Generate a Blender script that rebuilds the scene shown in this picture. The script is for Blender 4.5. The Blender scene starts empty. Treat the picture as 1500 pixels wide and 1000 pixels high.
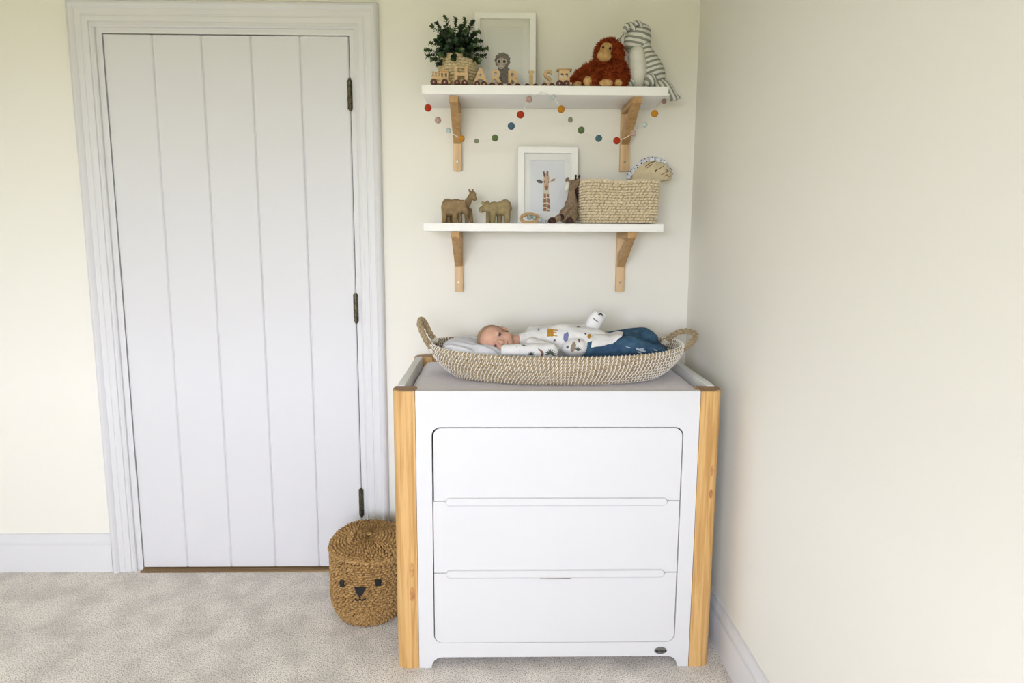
import bpy, bmesh, math, random
from mathutils import Vector, Matrix, Euler, noise
from mathutils.bvhtree import BVHTree
random.seed(7)
S = bpy.context.scene
COL = S.collection
PI = math.pi

# ------------------------------------------------------------------ camera
FPX, CX, CY = 926.467, 742.046, 470.709
ROT = Matrix(((0.9998730, 0.0158092, -0.0019923), (-0.0153956, 0.9907263, 0.1349980), (0.0041080, -0.1349502, 0.9908439)))
CAM = Vector((0.29831, -2.33918, 1.29956))
cd = bpy.data.cameras.new('camera'); cam = bpy.data.objects.new('camera', cd); COL.objects.link(cam)
cd.sensor_width = 36.0; cd.lens = FPX * 36 / 1500
cd.shift_x = (750 - CX) / 1500; cd.shift_y = -(500 - CY) / 1500
cd.clip_start = 0.02
R3 = Matrix((ROT.col[0], ROT.col[2], -ROT.col[1])).transposed()
cam.matrix_world = Matrix.Translation(CAM) @ R3.to_4x4()
S.camera = cam

def P(px, py, y):
    """photo pixel -> point on the plane at depth y"""
    d = ROT @ Vector(((px - CX) / FPX, 1, -(py - CY) / FPX))
    return CAM + d * ((y - CAM.y) / d.y)

# ------------------------------------------------------------------ world, lights, exposure
W = bpy.data.worlds.new('overcast_sky'); S.world = W; W.use_nodes = True
W.node_tree.nodes['Background'].inputs[0].default_value = (0.925, 0.965, 1.12, 1)
W.node_tree.nodes['Background'].inputs[1].default_value = 9.0
# portal in the window opening behind the photographer: guides the daylight sampling
WX0, WX1, WZ0, WZ1 = -1.40, .40, .62, 1.92
pl = bpy.data.lights.new('window_portal', 'AREA'); pl.shape = 'RECTANGLE'; pl.size = WX1 - WX0; pl.size_y = WZ1 - WZ0; pl.cycles.is_portal = True
po = bpy.data.objects.new('window_portal', pl); po.location = ((WX0 + WX1) / 2, -4.05, (WZ0 + WZ1) / 2); po.rotation_euler = (PI / 2, 0, 0); COL.objects.link(po)
S.view_settings.view_transform = 'Standard'; S.view_settings.look = 'None'
S.view_settings.gamma = 1; S.view_settings.use_curve_mapping = False
S.view_settings.exposure = 0.90

# ------------------------------------------------------------------ helpers
def link(name, me, mat=None, parent=None):
    o = bpy.data.objects.new(name, me); COL.objects.link(o)
    if mat is not None:
        me.materials.clear(); me.materials.append(mat)
    if parent is not None: o.parent = parent
    return o
def tag(o, label=None, cat=None, group=None, kind=None):
    if label: o['label'] = label
    if cat: o['category'] = cat
    if group: o['group'] = group
    if kind: o['kind'] = kind
    return o
def empty(name, label, cat, group=None):
    o = bpy.data.objects.new(name, None); COL.objects.link(o); o.empty_display_size = .05
    return tag(o, label, cat, group)
def fin(bm, name, smooth=True):
    bmesh.ops.recalc_face_normals(bm, faces=bm.faces[:])
    me = bpy.data.meshes.new(name); bm.to_mesh(me); bm.free()
    if smooth:
        for p in me.polygons: p.use_smooth = True
        try: me.set_sharp_from_angle(angle=math.radians(38))
        except Exception: pass
    return me
def obj(name, bm, mat, parent=None, smooth=True):
    return link(name, fin(bm, name, smooth), mat, parent)
def abox(bm, x0, x1, y0, y1, z0, z1, bev=0.0, seg=2):
    r = bmesh.ops.create_cube(bm, size=1)
    vs = r['verts']
    for v in vs:
        v.co = Vector(((x0 + x1) / 2 + v.co.x * (x1 - x0), (y0 + y1) / 2 + v.co.y * (y1 - y0), (z0 + z1) / 2 + v.co.z * (z1 - z0)))
    if bev > 0:
        es = list({e for v in vs for e in v.link_edges})
        bmesh.ops.bevel(bm, geom=es, offset=bev, segments=seg, affect='EDGES', profile=.5)
def box(name, x0, x1, y0, y1, z0, z1, mat, parent=None, bev=0.0):
    bm = bmesh.new(); abox(bm, x0, x1, y0, y1, z0, z1, bev); return obj(name, bm, mat, parent)
def catmull(pts, n, closed=False):
    pts = [Vector(p) for p in pts]; out = []; m = len(pts)
    rng = range(m) if closed else range(m - 1)
    for i in rng:
        g = (lambda k: pts[k % m]) if closed else (lambda k: pts[max(0, min(m - 1, k))])
        p0, p1, p2, p3 = g(i - 1), g(i), g(i + 1), g(i + 2)
        for j in range(n):
            t = j / n
            out.append(.5 * ((2 * p1) + (p2 - p0) * t + (2 * p0 - 5 * p1 + 4 * p2 - p3) * t * t + (3 * p1 - p0 - 3 * p2 + p3) * t ** 3))
    if not closed: out.append(pts[-1].copy())
    return out
def tube(bm, pts, r, seg=8, closed=False, flat=1.0, up=None):
    """swept tube; r a number or list; flat scales the second axis"""
    n = len(pts); rings = []
    prev = None
    for i, p in enumerate(pts):
        a = pts[(i - 1) % n] if (closed or i > 0) else p
        b = pts[(i + 1) % n] if (closed or i < n - 1) else p
        t = (b - a); t = t.normalized() if t.length > 1e-9 else Vector((0, 0, 1))
        if up is not None: s = t.cross(up)
        elif prev is None:
            s = t.cross(Vector((0, 0, 1)));
            if s.length < .1: s = t.cross(Vector((0, 1, 0)))
        else: s = prev - t * prev.dot(t)
        s.normalize(); prev = s; u = s.cross(t)
        rr = r[i] if isinstance(r, (list, tuple)) else r
        rings.append([bm.verts.new(p + s * (math.cos(k / seg * 2 * PI) * rr) + u * (math.sin(k / seg * 2 * PI) * rr * flat)) for k in range(seg)])
    m = n if closed else n - 1
    for i in range(m):
        A, B = rings[i], rings[(i + 1) % n]
        for k in range(seg): bm.faces.new((A[k], A[(k + 1) % seg], B[(k + 1) % seg], B[k]))
    if not closed:
        bm.faces.new(rings[0][::-1]); bm.faces.new(rings[-1])
SPH = {}
def ell(bm, c, r, rot=None, u=20, v=12):
    c = Vector(c); r = (r, r, r) if isinstance(r, (int, float)) else r
    if (u, v) not in SPH:
        vs = [(0, 0, 1)] + [(math.sin(j / v * PI) * math.cos(i / u * 2 * PI), math.sin(j / v * PI) * math.sin(i / u * 2 * PI), math.cos(j / v * PI)) for j in range(1, v) for i in range(u)] + [(0, 0, -1)]
        fs = [(0, 1 + i, 1 + (i + 1) % u) for i in range(u)]
        fs += [(1 + j * u + i, 1 + (j + 1) * u + i, 1 + (j + 1) * u + (i + 1) % u, 1 + j * u + (i + 1) % u) for j in range(v - 2) for i in range(u)]
        fs += [(len(vs) - 1, 1 + (v - 2) * u + (i + 1) % u, 1 + (v - 2) * u + i) for i in range(u)]
        SPH[(u, v)] = (vs, fs)
    vs, fs = SPH[(u, v)]; out = []
    for x, y, z in vs:
        k = Vector((x * r[0], y * r[1], z * r[2]))
        if rot is not None: k = rot @ k
        out.append(bm.verts.new(c + k))
    for f in fs: bm.faces.new([out[i] for i in f])
    return out
def cap(bm, a, b, ra, rb, n=6):
    """tapered capsule as a chain of overlapping spheres"""
    a, b = Vector(a), Vector(b)
    L = (b - a).length; n = max(2, int(L / (min(ra, rb) * .45)) + 1)
    for i in range(n + 1):
        t = i / n; ell(bm, a.lerp(b, t), ra + (rb - ra) * t, u=12, v=8)
def lathe(bm, prof, c, seg=48):
    c = Vector(c); rings = []
    for r, z in prof: rings.append([bm.verts.new(c + Vector((r * math.cos(k / seg * 2 * PI), r * math.sin(k / seg * 2 * PI), z))) for k in range(seg)])
    for A, B in zip(rings, rings[1:]):
        for k in range(seg): bm.faces.new((A[k], A[(k + 1) % seg], B[(k + 1) % seg], B[k]))
    bm.faces.new(rings[0][::-1]); bm.faces.new(rings[-1])
def blob(name, bm, voxel, mat, parent=None, smooth=6, fac=.5):
    """fuse overlapping volumes into one continuous skin"""
    me = bpy.data.meshes.new('t'); bm.to_mesh(me); bm.free()
    t = bpy.data.objects.new('t', me); COL.objects.link(t)
    m = t.modifiers.new('r', 'REMESH'); m.mode = 'VOXEL'; m.voxel_size = voxel; m.use_smooth_shade = True
    if smooth:
        s = t.modifiers.new('s', 'SMOOTH'); s.iterations = smooth; s.factor = fac
    dg = bpy.context.evaluated_depsgraph_get(); dg.update()
    out = bpy.data.meshes.new_from_object(t.evaluated_get(dg)); out.name = name
    bpy.data.objects.remove(t); bpy.data.meshes.remove(me)
    for p in out.polygons: p.use_smooth = True
    return link(name, out, mat, parent)
def displace(o, f):
    vs = o.data.vertices; ns = [v.normal.copy() for v in vs]; cs = [v.co.copy() for v in vs]; flat_ = []
    for c, n in zip(cs, ns): flat_ += list(c + n * f(c))
    vs.foreach_set('co', flat_); o.data.update()
def plate(name, outer, holes, mat, parent, y0, y1, bev=0.0):
    """flat board in the xz plane with holes, front at y0, back at y1"""
    cu = bpy.data.curves.new('c', 'CURVE'); cu.dimensions = '2D'; cu.fill_mode = 'BOTH'
    for loop in [outer] + holes:
        s = cu.splines.new('POLY'); s.points.add(len(loop) - 1); s.use_cyclic_u = True
        for p, (x, z) in zip(s.points, loop): p.co = (x, z, 0, 1)
    cu.extrude = (y1 - y0) / 2 - bev; cu.bevel_depth = bev; cu.bevel_resolution = 1; cu.offset = -bev
    t = bpy.data.objects.new('t', cu); COL.objects.link(t)
    dg = bpy.context.evaluated_depsgraph_get(); dg.update()
    me = bpy.data.meshes.new_from_object(t.evaluated_get(dg)); me.name = name
    bpy.data.objects.remove(t); bpy.data.curves.remove(cu)
    for v in me.vertices: v.co = Vector((v.co.x, (y0 + y1) / 2 - v.co.z, v.co.y))
    bm = bmesh.new(); bm.from_mesh(me); bmesh.ops.recalc_face_normals(bm, faces=bm.faces[:]); bm.to_mesh(me); bm.free()
    for p in me.polygons: p.use_smooth = True
    me.set_sharp_from_angle(angle=math.radians(35))
    return link(name, me, mat, parent)
def rrect(x0, x1, z0, z1, r, seg=6, rs=None):
    rs = rs or (r, r, r, r); out = []   # corners: bl, br, tr, tl
    for (cx, cz, a0), rr in zip(((x0, z0, PI), (x1, z0, 1.5 * PI), (x1, z1, 0), (x0, z1, .5 * PI)), rs):
        if rr <= 0: out.append((cx, cz)); continue
        ox = cx + rr if cx == x0 else cx - rr; oz = cz + rr if cz == z0 else cz - rr
        for i in range(seg + 1):
            a = a0 + i / seg * PI / 2; out.append((ox + rr * math.cos(a), oz + rr * math.sin(a)))
    return out

# ------------------------------------------------------------------ materials
def mat(name, col, rough=.6, col2=None, scale=30, stretch=(1, 1, 1), bump=0.0, bscale=None, spec=.4, detail=4, lo=.35, hi=.65, sheen=0, metal=0, rotm=(0, 0, 0)):
    m = bpy.data.materials.new(name); m.use_nodes = True; nt = m.node_tree; b = nt.nodes['Principled BSDF']
    b.inputs['Base Color'].default_value = (*col, 1); b.inputs['Roughness'].default_value = rough
    b.inputs['Specular IOR Level'].default_value = spec; b.inputs['Metallic'].default_value = metal
    if sheen: b.inputs['Sheen Weight'].default_value = sheen
    if col2 is None and not bump: return m
    tc = nt.nodes.new('ShaderNodeTexCoord'); mp = nt.nodes.new('ShaderNodeMapping')
    mp.inputs['Scale'].default_value = stretch; mp.inputs['Rotation'].default_value = rotm
    nt.links.new(tc.outputs['Object'], mp.inputs[0])
    if col2 is not None:
        n = nt.nodes.new('ShaderNodeTexNoise'); n.inputs['Scale'].default_value = scale; n.inputs['Detail'].default_value = detail
        nt.links.new(mp.outputs[0], n.inputs[0])
        r = nt.nodes.new('ShaderNodeValToRGB'); r.color_ramp.elements[0].position = lo; r.color_ramp.elements[1].position = hi
        r.color_ramp.elements[0].color = (*col, 1); r.color_ramp.elements[1].color = (*col2, 1)
        nt.links.new(n.outputs[0], r.inputs[0]); nt.links.new(r.outputs[0], b.inputs['Base Color'])
    if bump:
        n2 = nt.nodes.new('ShaderNodeTexNoise'); n2.inputs['Scale'].default_value = bscale or scale; n2.inputs['Detail'].default_value = 3
        nt.links.new(mp.outputs[0], n2.inputs[0])
        bp = nt.nodes.new('ShaderNodeBump'); bp.inputs['Strength'].default_value = bump; bp.inputs['Distance'].default_value = .004
        nt.links.new(n2.outputs[0], bp.inputs['Height']); nt.links.new(bp.outputs[0], b.inputs['Normal'])
    return m
def stripes(name, c1, c2, freq, direction, width=.5, distort=.6):
    m = bpy.data.materials.new(name); m.use_nodes = True; nt = m.node_tree; b = nt.nodes['Principled BSDF']
    b.inputs['Roughness'].default_value = .9; b.inputs['Specular IOR Level'].default_value = .15
    tc = nt.nodes.new('ShaderNodeTexCoord'); d = nt.nodes.new('ShaderNodeVectorMath'); d.operation = 'DOT_PRODUCT'
    d.inputs[1].default_value = Vector(direction).normalized() * freq
    ns = nt.nodes.new('ShaderNodeTexNoise'); ns.inputs['Scale'].default_value = 25
    ad = nt.nodes.new('ShaderNodeMath'); ad.operation = 'MULTIPLY_ADD'; ad.inputs[1].default_value = distort
    fr = nt.nodes.new('ShaderNodeMath'); fr.operation = 'FRACT'
    r = nt.nodes.new('ShaderNodeValToRGB'); e = r.color_ramp.elements
    e[0].position = width - .06; e[0].color = (*c1, 1); e[1].position = width + .06; e[1].color = (*c2, 1)
    nt.links.new(tc.outputs['Object'], d.inputs[0]); nt.links.new(tc.outputs['Object'], ns.inputs[0])
    nt.links.new(ns.outputs[0], ad.inputs[0]); nt.links.new(d.outputs['Value'], ad.inputs[2])
    nt.links.new(ad.outputs[0], fr.inputs[0]); nt.links.new(fr.outputs[0], r.inputs[0]); nt.links.new(r.outputs[0], b.inputs['Base Color'])
    return m
def wood(name, light, dark, axis='z', ring=55, rough=.5):
    """long-grain wood: stretched noise, grain along one axis"""
    m = bpy.data.materials.new(name); m.use_nodes = True; nt = m.node_tree; b = nt.nodes['Principled BSDF']
    b.inputs['Roughness'].default_value = rough; b.inputs['Specular IOR Level'].default_value = .3
    tc = nt.nodes.new('ShaderNodeTexCoord'); mp = nt.nodes.new('ShaderNodeMapping')
    mp.inputs['Scale'].default_value = {'z': (1, 1, .045), 'x': (.045, 1, 1), 'y': (1, .045, 1)}[axis]
    n = nt.nodes.new('ShaderNodeTexNoise'); n.inputs['Scale'].default_value = ring; n.inputs['Detail'].default_value = 5; n.inputs['Distortion'].default_value = .6
    r = nt.nodes.new('ShaderNodeValToRGB'); e = r.color_ramp.elements
    e[0].position = .36; e[0].color = (*dark, 1); e[1].position = .58; e[1].color = (*light, 1)
    nt.links.new(tc.outputs['Object'], mp.inputs[0]); nt.links.new(mp.outputs[0], n.inputs[0]); nt.links.new(n.outputs[0], r.inputs[0])
    nt.links.new(r.outputs[0], b.inputs['Base Color'])
    return m
M = {}
M['wall'] = mat('cream_paint', (.87, .845, .765), .85, bump=.04, bscale=180, spec=.2)
M['ceil'] = mat('ceiling_paint', (.84, .83, .76), .9)
M['trim'] = mat('satin_white_trim', (.74, .735, .74), .45)
M['door'] = mat('painted_door', (.725, .72, .735), .5)
M['white'] = mat('white_lacquer', (.71, .705, .705), .42)
M['shelf'] = mat('white_shelf', (.92, .91, .88), .5)
M['oak'] = wood('honey_pine', (.68, .42, .165), (.50, .27, .085), 'z', 75)
M['oakx'] = wood('honey_pine_rail', (.66, .40, .18), (.52, .29, .12), 'x', 42)
M['oakend'] = mat('pine_end_grain', (.36, .21, .10), .6, (.28, .16, .08), 120)
M['beech'] = wood('pale_bracket_wood', (.74, .52, .30), (.62, .40, .20), 'z', 60)
M['knot'] = mat('knot', (.40, .16, .05), .5, (.60, .33, .12), 60)
M['bronze'] = mat('dark_bronze', (.05, .045, .03), .4, (.16, .14, .09), 90, metal=.7)
M['threshold'] = wood('threshold_wood', (.30, .20, .09), (.18, .11, .05), 'x', 40)
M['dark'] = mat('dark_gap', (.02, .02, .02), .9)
M['mat'] = mat('lilac_grey_fabric', (.84, .80, .86), .9, (.89, .85, .91), 60, bump=.15, bscale=400, spec=.1)
M['rail'] = mat('pale_grey_rail', (.74, .74, .71), .5)
M['badge'] = mat('badge_metal', (.16, .16, .145), .4, metal=.4)
M['ink'] = mat('black_ink', (.012, .012, .012), .6)
M['steel'] = mat('screw_steel', (.30, .27, .22), .35, metal=.9)

# ================================================================== SETTING
XR = 1.011; XL = -2.2; YB = -3.95; ZC = 2.4
def struct(o, label=None): o['kind'] = 'structure'; return o
# carpet: speckled short pile
m = bpy.data.materials.new('speckled_carpet'); m.use_nodes = True; nt = m.node_tree; b = nt.nodes['Principled BSDF']
b.inputs['Roughness'].default_value = .95; b.inputs['Specular IOR Level'].default_value = .1
tc = nt.nodes.new('ShaderNodeTexCoord')
n1 = nt.nodes.new('ShaderNodeTexNoise'); n1.inputs['Scale'].default_value = 260; n1.inputs['Detail'].default_value = 2
n2 = nt.nodes.new('ShaderNodeTexNoise'); n2.inputs['Scale'].default_value = 9; n2.inputs['Detail'].default_value = 4
r1 = nt.nodes.new('ShaderNodeValToRGB'); e = r1.color_ramp.elements
e[0].position = .33; e[0].color = (.46, .41, .36, 1); e[1].position = .53; e[1].color = (.98, .92, .85, 1)
r2 = nt.nodes.new('ShaderNodeValToRGB'); e = r2.color_ramp.elements
e[0].position = .35; e[0].color = (.80, .80, .80, 1); e[1].position = .6; e[1].color = (1, 1, 1, 1)
mx = nt.nodes.new('ShaderNodeMix'); mx.data_type = 'RGBA'; mx.blend_type = 'MULTIPLY'; mx.inputs['Factor'].default_value = 1
for n in (n1, n2): nt.links.new(tc.outputs['Object'], n.inputs[0])
nt.links.new(n1.outputs[0], r1.inputs[0]); nt.links.new(n2.outputs[0], r2.inputs[0])
nt.links.new(r1.outputs[0], mx.inputs['A']); nt.links.new(r2.outputs[0], mx.inputs['B']); nt.links.new(mx.outputs['Result'], b.inputs['Base Color'])
bp = nt.nodes.new('ShaderNodeBump'); bp.inputs['Strength'].default_value = .8; bp.inputs['Distance'].default_value = .006
nt.links.new(n1.outputs[0], bp.inputs['Height']); nt.links.new(bp.outputs[0], b.inputs['Normal'])
M['carpet'] = m
struct(box('floor', XL - .1, XR + .1, YB - .1, .1, -.05, 0, M['carpet']))
struct(box('ceiling', XL - .1, XR + .1, YB - .1, .1, ZC, ZC + .05, M['ceil']))
struct(box('wall_right', XR, XR + .1, YB - .1, .1, -.05, ZC, M['wall']))
struct(box('wall_left', XL - .1, XL, YB - .1, .1, -.05, ZC, M['wall']))
DX0, DX1, DZ = -1.080, -.2206, 1.991          # door opening
bm = bmesh.new()
abox(bm, XL - .1, DX0 - .02, 0, .1, -.05, ZC); abox(bm, DX1 + .02, XR + .1, 0, .1, -.05, ZC); abox(bm, DX0 - .02, DX1 + .02, 0, .1, DZ + .02, ZC)
struct(obj('wall_back', bm, M['wall'], smooth=False))
# wall behind the photographer, with the window the daylight comes through
bm = bmesh.new()
abox(bm, XL - .1, WX0, YB - .1, YB, -.05, ZC); abox(bm, WX1, XR + .1, YB - .1, YB, -.05, ZC)
abox(bm, WX0, WX1, YB - .1, YB, -.05, WZ0); abox(bm, WX0, WX1, YB - .1, YB, WZ1, ZC)
struct(obj('wall_front', bm, M['wall'], smooth=False))
bm = bmesh.new()
for x0, x1, z0, z1 in ((WX0, WX0 + .05, WZ0, WZ1), (WX1 - .05, WX1, WZ0, WZ1), (WX0, WX1, WZ0, WZ0 + .05), (WX0, WX1, WZ1 - .05, WZ1), ((WX0 + WX1) / 2 - .025, (WX0 + WX1) / 2 + .025, WZ0, WZ1)):
    abox(bm, x0, x1, YB - .07, YB - .02, z0, z1, .004)
wn = struct(obj('window_1', bm, M['trim']))
box('window_sill', WX0 - .04, WX1 + .04, YB - .06, YB + .06, WZ0 - .03, WZ0, M['trim'], wn, .006)

struct(box('ground', -40, 40, -60, YB - .15, -.45, -.40, mat('bounce_lawn', (.21, .20, .055), .95, (.27, .25, .085), 6)))  # unseen lawn, added to bounce olive light onto the upper walls
# skirting boards
def skirting(name, axis, a0, a1, at, sgn, h=.15):
    prof = [(0, 0), (.016, 0), (.016, h - .052), (.013, h - .046), (.013, h - .040), (.0155, h - .034), (.012, h - .020), (.007, h - .010), (.006, h), (0, h)]
    bm = bmesh.new(); A = []; B = []
    for d, z in prof:
        d = at + sgn * d
        A.append(bm.verts.new((d, a0, z) if axis == 'y' else (a0, d, z))); B.append(bm.verts.new((d, a1, z) if axis == 'y' else (a1, d, z)))
    n = len(prof)
    for i in range(n): bm.faces.new((A[i], A[(i + 1) % n], B[(i + 1) % n], B[i]))
    bm.faces.new(A); bm.faces.new(B[::-1])
    return struct(obj(name, bm, M['trim']))
skirting('baseboard_right', 'y', YB, -.002, XR, -1)
skirting('baseboard_back', 'x', -.112, XR - .017, 0, -1)
skirting('baseboard_left', 'y', YB, 0, XL, 1)

# door casing: one moulded profile mitred round the opening
prof = [(0, .05), (0, .001), (.019, .0), (.019, -.010), (.024, -.014), (.030, -.011), (.034, -.011), (.036, -.016), (.052, -.017), (.054, -.0145), (.058, -.0145), (.060, -.017), (.078, -.017), (.082, -.024), (.090, -.029), (.098, -.027), (.104, -.020), (.106, 0.0), (.106, .03), (.03, .05)]
bm = bmesh.new(); loops = []
for u, y in prof:
    loops.append([bm.verts.new(p) for p in ((DX0 - u, y, 0), (DX0 - u, y, DZ + u), (DX1 + u, y, DZ + u), (DX1 + u, y, 0))])
for i in range(len(prof)):
    A, B = loops[i], loops[(i + 1) % len(prof)]
    for k in range(3): bm.faces.new((A[k], A[k + 1], B[k + 1], B[k]))
bm.faces.new([l[0] for l in loops]); bm.faces.new([l[3] for l in loops][::-1])
struct(obj('trim_1', bm, M['trim']))
struct(box('trim_2', DX0, DX1, -.024, .06, -.02, .006, M['threshold'], None, .003))

skirting('baseboard_back', 'x', XL + .017, DX0 - .108, 0, -1)
# plank door, hinged beside the casing
door = bpy.data.objects.new('door_1', None); COL.objects.link(door); door['kind'] = 'structure'
edges = [-.2236, -.3935, -.5649, -.7370, -.9080, -1.0765]
for x1, x0 in zip(edges, edges[1:]):
    bm = bmesh.new(); c = .0045; g = .0004
    pr = [(x0 + g, .04), (x0 + g, .0034), (x0 + g + .002, .0028), (x0 + c + .002, .0), (x1 - c, 0.0), (x1 - g, .0034), (x1 - g, .04)]
    A = [bm.verts.new((x, y, .012)) for x, y in pr]; B = [bm.verts.new((x, y, DZ - .004)) for x, y in pr]; n = len(pr)
    for i in range(n): bm.faces.new((A[i], A[(i + 1) % n], B[(i + 1) % n], B[i]))
    bm.faces.new(A); bm.faces.new(B[::-1]); obj('plank', bm, M['door'], door, False)
box('gap_shade_sheet', DX0 + .001, DX1 - .001, .042, .055, .0, DZ, M['dark'], door)  # black sheet behind the planks: painted shade for the gaps round the door
for za, zb in ((1.734, 1.846), (.974, 1.086), (.217, .333)):
    bm = bmesh.new(); hx = DX1 - .0015
    for k in range(5):
        z0 = za + .006 + k * (zb - za - .012) / 5; z1 = za + .006 + (k + 1) * (zb - za - .012) / 5 - .001
        tube(bm, [Vector((hx, -.006, z0)), Vector((hx, -.006, z1))], .0068, 12)
    for z, s in ((za, 1), (zb, -1)):
        tube(bm, [Vector((hx, -.006, z)), Vector((hx, -.006, z + s * .006))], .0052, 10)
    abox(bm, hx - .010, hx + .008, -.003, .004, za + .006, zb - .006)
    tag(obj('hinge', bm, M['bronze'], door), 'dark bronze butt hinge')

# ================================================================== DRESSER
YF = -.5787; ZT = .860
dr = empty('changing_dresser', 'white three drawer changing dresser with rounded pine corner posts', 'dresser')
def post(x0, x1, y0, y1, rx, front, outer):
    bm = bmesh.new(); r = rx; pts = []
    # plan outline, outer corner rounded
    cs = [(x0, y0), (x1, y0), (x1, y1), (x0, y1)]
    oc = (x0 if outer < 0 else x1, y0 if front else y1)
    for c in cs:
        if c == oc:
            sx = 1 if outer < 0 else -1; sy = 1 if front else -1
            arc = [(c[0] + sx * r * (1 - math.cos(a)), c[1] + sy * r * (1 - math.sin(a))) for a in [i / 8 * PI / 2 for i in range(9)]]
            k = cs.index(c); prv = cs[k - 1]
            if abs(arc[0][0] - prv[0]) + abs(arc[0][1] - prv[1]) > abs(arc[-1][0] - prv[0]) + abs(arc[-1][1] - prv[1]): arc = arc[::-1]
            pts += arc
        else: pts.append(c)
    A = [bm.verts.new((x, y, 0)) for x, y in pts]; B = [bm.verts.new((x, y, ZT)) for x, y in pts]; n = len(pts)
    for i in range(n): bm.faces.new((A[i], A[(i + 1) % n], B[(i + 1) % n], B[i]))
    bm.faces.new(A[::-1]); f = bm.faces.new(B)
    es = [e for e in f.edges]; bmesh.ops.bevel(bm, geom=es, offset=.0025, segments=2, affect='EDGES')
    return bm
YBK = -.024
for (x0, x1, o) in ((0, .0655, -1), (.8855, .95, 1)):
    for (y0, y1, fr) in ((YF, YF + .062, True), (YBK - .055, YBK, False)):
        bm = post(x0, x1, y0, y1, .028, fr, o)
        p = obj('corner_post', bm, M['oak'], dr); me = p.data; me.materials.append(M['oakend'])
        for f in me.polygons:
            if f.normal.z > .8: f.material_index = 1
        if fr:
            zs = (.315, .24) if o < 0 else (.62, .55)
            for zk in zs:
                k = bmesh.new(); ell(k, ((.049 if o < 0 else .928), YF + .0005, zk), (.009 if o < 0 else .0055, .0012, .026 if o < 0 else .015), u=12, v=8)
                tag(obj('wood_knot', k, M['knot'], p), 'reddish brown knot in the pine')
# white side panels (their tops are the pale rails of the tray)
for x0, x1, s in ((.006, .030, 1), (.920, .944, -1)):
    bm = bmesh.new(); abox(bm, x0, x1, YF + .06, YBK - .05, .03, ZT + .003, .003); obj('side_panel', bm, M['rail'], dr)
box('back_rail', .06, .89, YBK - .030, YBK - .008, .66, ZT + .004, M['oakx'], dr, .005)
box('back_panel', .05, .90, YBK - .008, YBK - .002, .05, .84, M['white'], dr)
# front frame with arched foot and one opening for the drawers
fx0, fx1 = .0665, .8845
foot = [(fx0, 0), (.104, 0)] + [(.104 + .032 * (1 - math.cos(a)), .034 * math.sin(a)) for a in [i / 6 * PI / 2 for i in range(1, 7)]]
foot += [(.851 - .032 * (1 - math.cos(a)), .034 * math.sin(a)) for a in [i / 6 * PI / 2 for i in range(6, 0, -1)]] + [(.851, 0), (fx1, 0)]
OX0, OX1, OZ0, OZ1 = .112, .840, .0805, .753
plate('front_frame', foot + [(fx1, ZT - .001), (fx0, ZT - .001)], [rrect(OX0, OX1, OZ0, OZ1, .026)], M['white'], dr, YF, YF + .022, .0012)
box('top_panel', .030, .920, YF + .022, YBK - .03, .795, .812, M['white'], dr)
box('bottom_panel', .030, .920, YF + .024, YBK - .01, .040, .056, M['white'], dr)
g = .0032; zl = [OZ1, .5292, .3054, OZ0]
for i in range(3):
    z1 = zl[i] - (g if i == 0 else .0013); z0 = zl[i + 1] + (g * .4 if i == 2 else .0013)
    gl = .0046 if i == 0 else .0026
    rs = (.024, .024, .001, .001) if i == 2 else ((.001, .001, .024, .024) if i == 0 else (.001,) * 4)
    d = plate('drawer', rrect(OX0 + gl, OX1 - .0030, z0, z1, 0, 6, rs), [], M['white'], dr, YF + .0012, YF + .021, .0010)
    if i < 2:
        xa, xb = .150, .800; zc = zl[i + 1] - .001
        bm = bmesh.new(); n = 10; h = .0125
        pts = [(xa + h - h * math.sin(a), h * math.cos(a)) for a in [k / n * PI for k in range(n + 1)]]
        pts += [(xb - h + h * math.sin(a), -h * math.cos(a)) for a in [k / n * PI for k in range(n + 1)]]
        rings = []
        for y, s in ((YF + .010, 1.0), (YF - .0040, 1.0), (YF - .0075, .78), (YF - .0075, .5)):
            ring = []
            for x, z in pts:
                cx_ = xa + h if x < .45 else xb - h
                ring.append(bm.verts.new((cx_ + (x - cx_) * s, y, zc + z * s + (.0015 if s < 1 else 0))))
            rings.append(ring)
        for A, B in zip(rings, rings[1:]):
            for k in range(len(pts)): bm.faces.new((A[k], A[(k + 1) % len(pts)], B[(k + 1) % len(pts)], B[k]))
        bm.faces.new(rings[-1]); obj('finger_pull', bm, M['white'], d)
        if i == 1: box('catch', .428, .520, YF - .004, YF + .002, zc - .0155, zc - .0125, M['steel'], d, .0008)
bm = bmesh.new(); ell(bm, (.798, YF - .0005, .0535), (.0195, .0022, .0112), u=28, v=10)
bd = tag(obj('badge', bm, M['badge'], dr), 'small dark grey oval badge with lettering')
bm = bmesh.new()
for k in range(7):    # the lettering is too small to read in the photograph: dark strokes only
    x = .7845 + k * .0045; abox(bm, x - .0012, x + .0012, YF - .0030, YF - .0018, .0512, .0560)
    if k in (1, 3, 4): abox(bm, x - .0012, x + .003, YF - .0030, YF - .0018, .0512, .0524)
obj('lettering', bm, M['ink'], bd)

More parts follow.
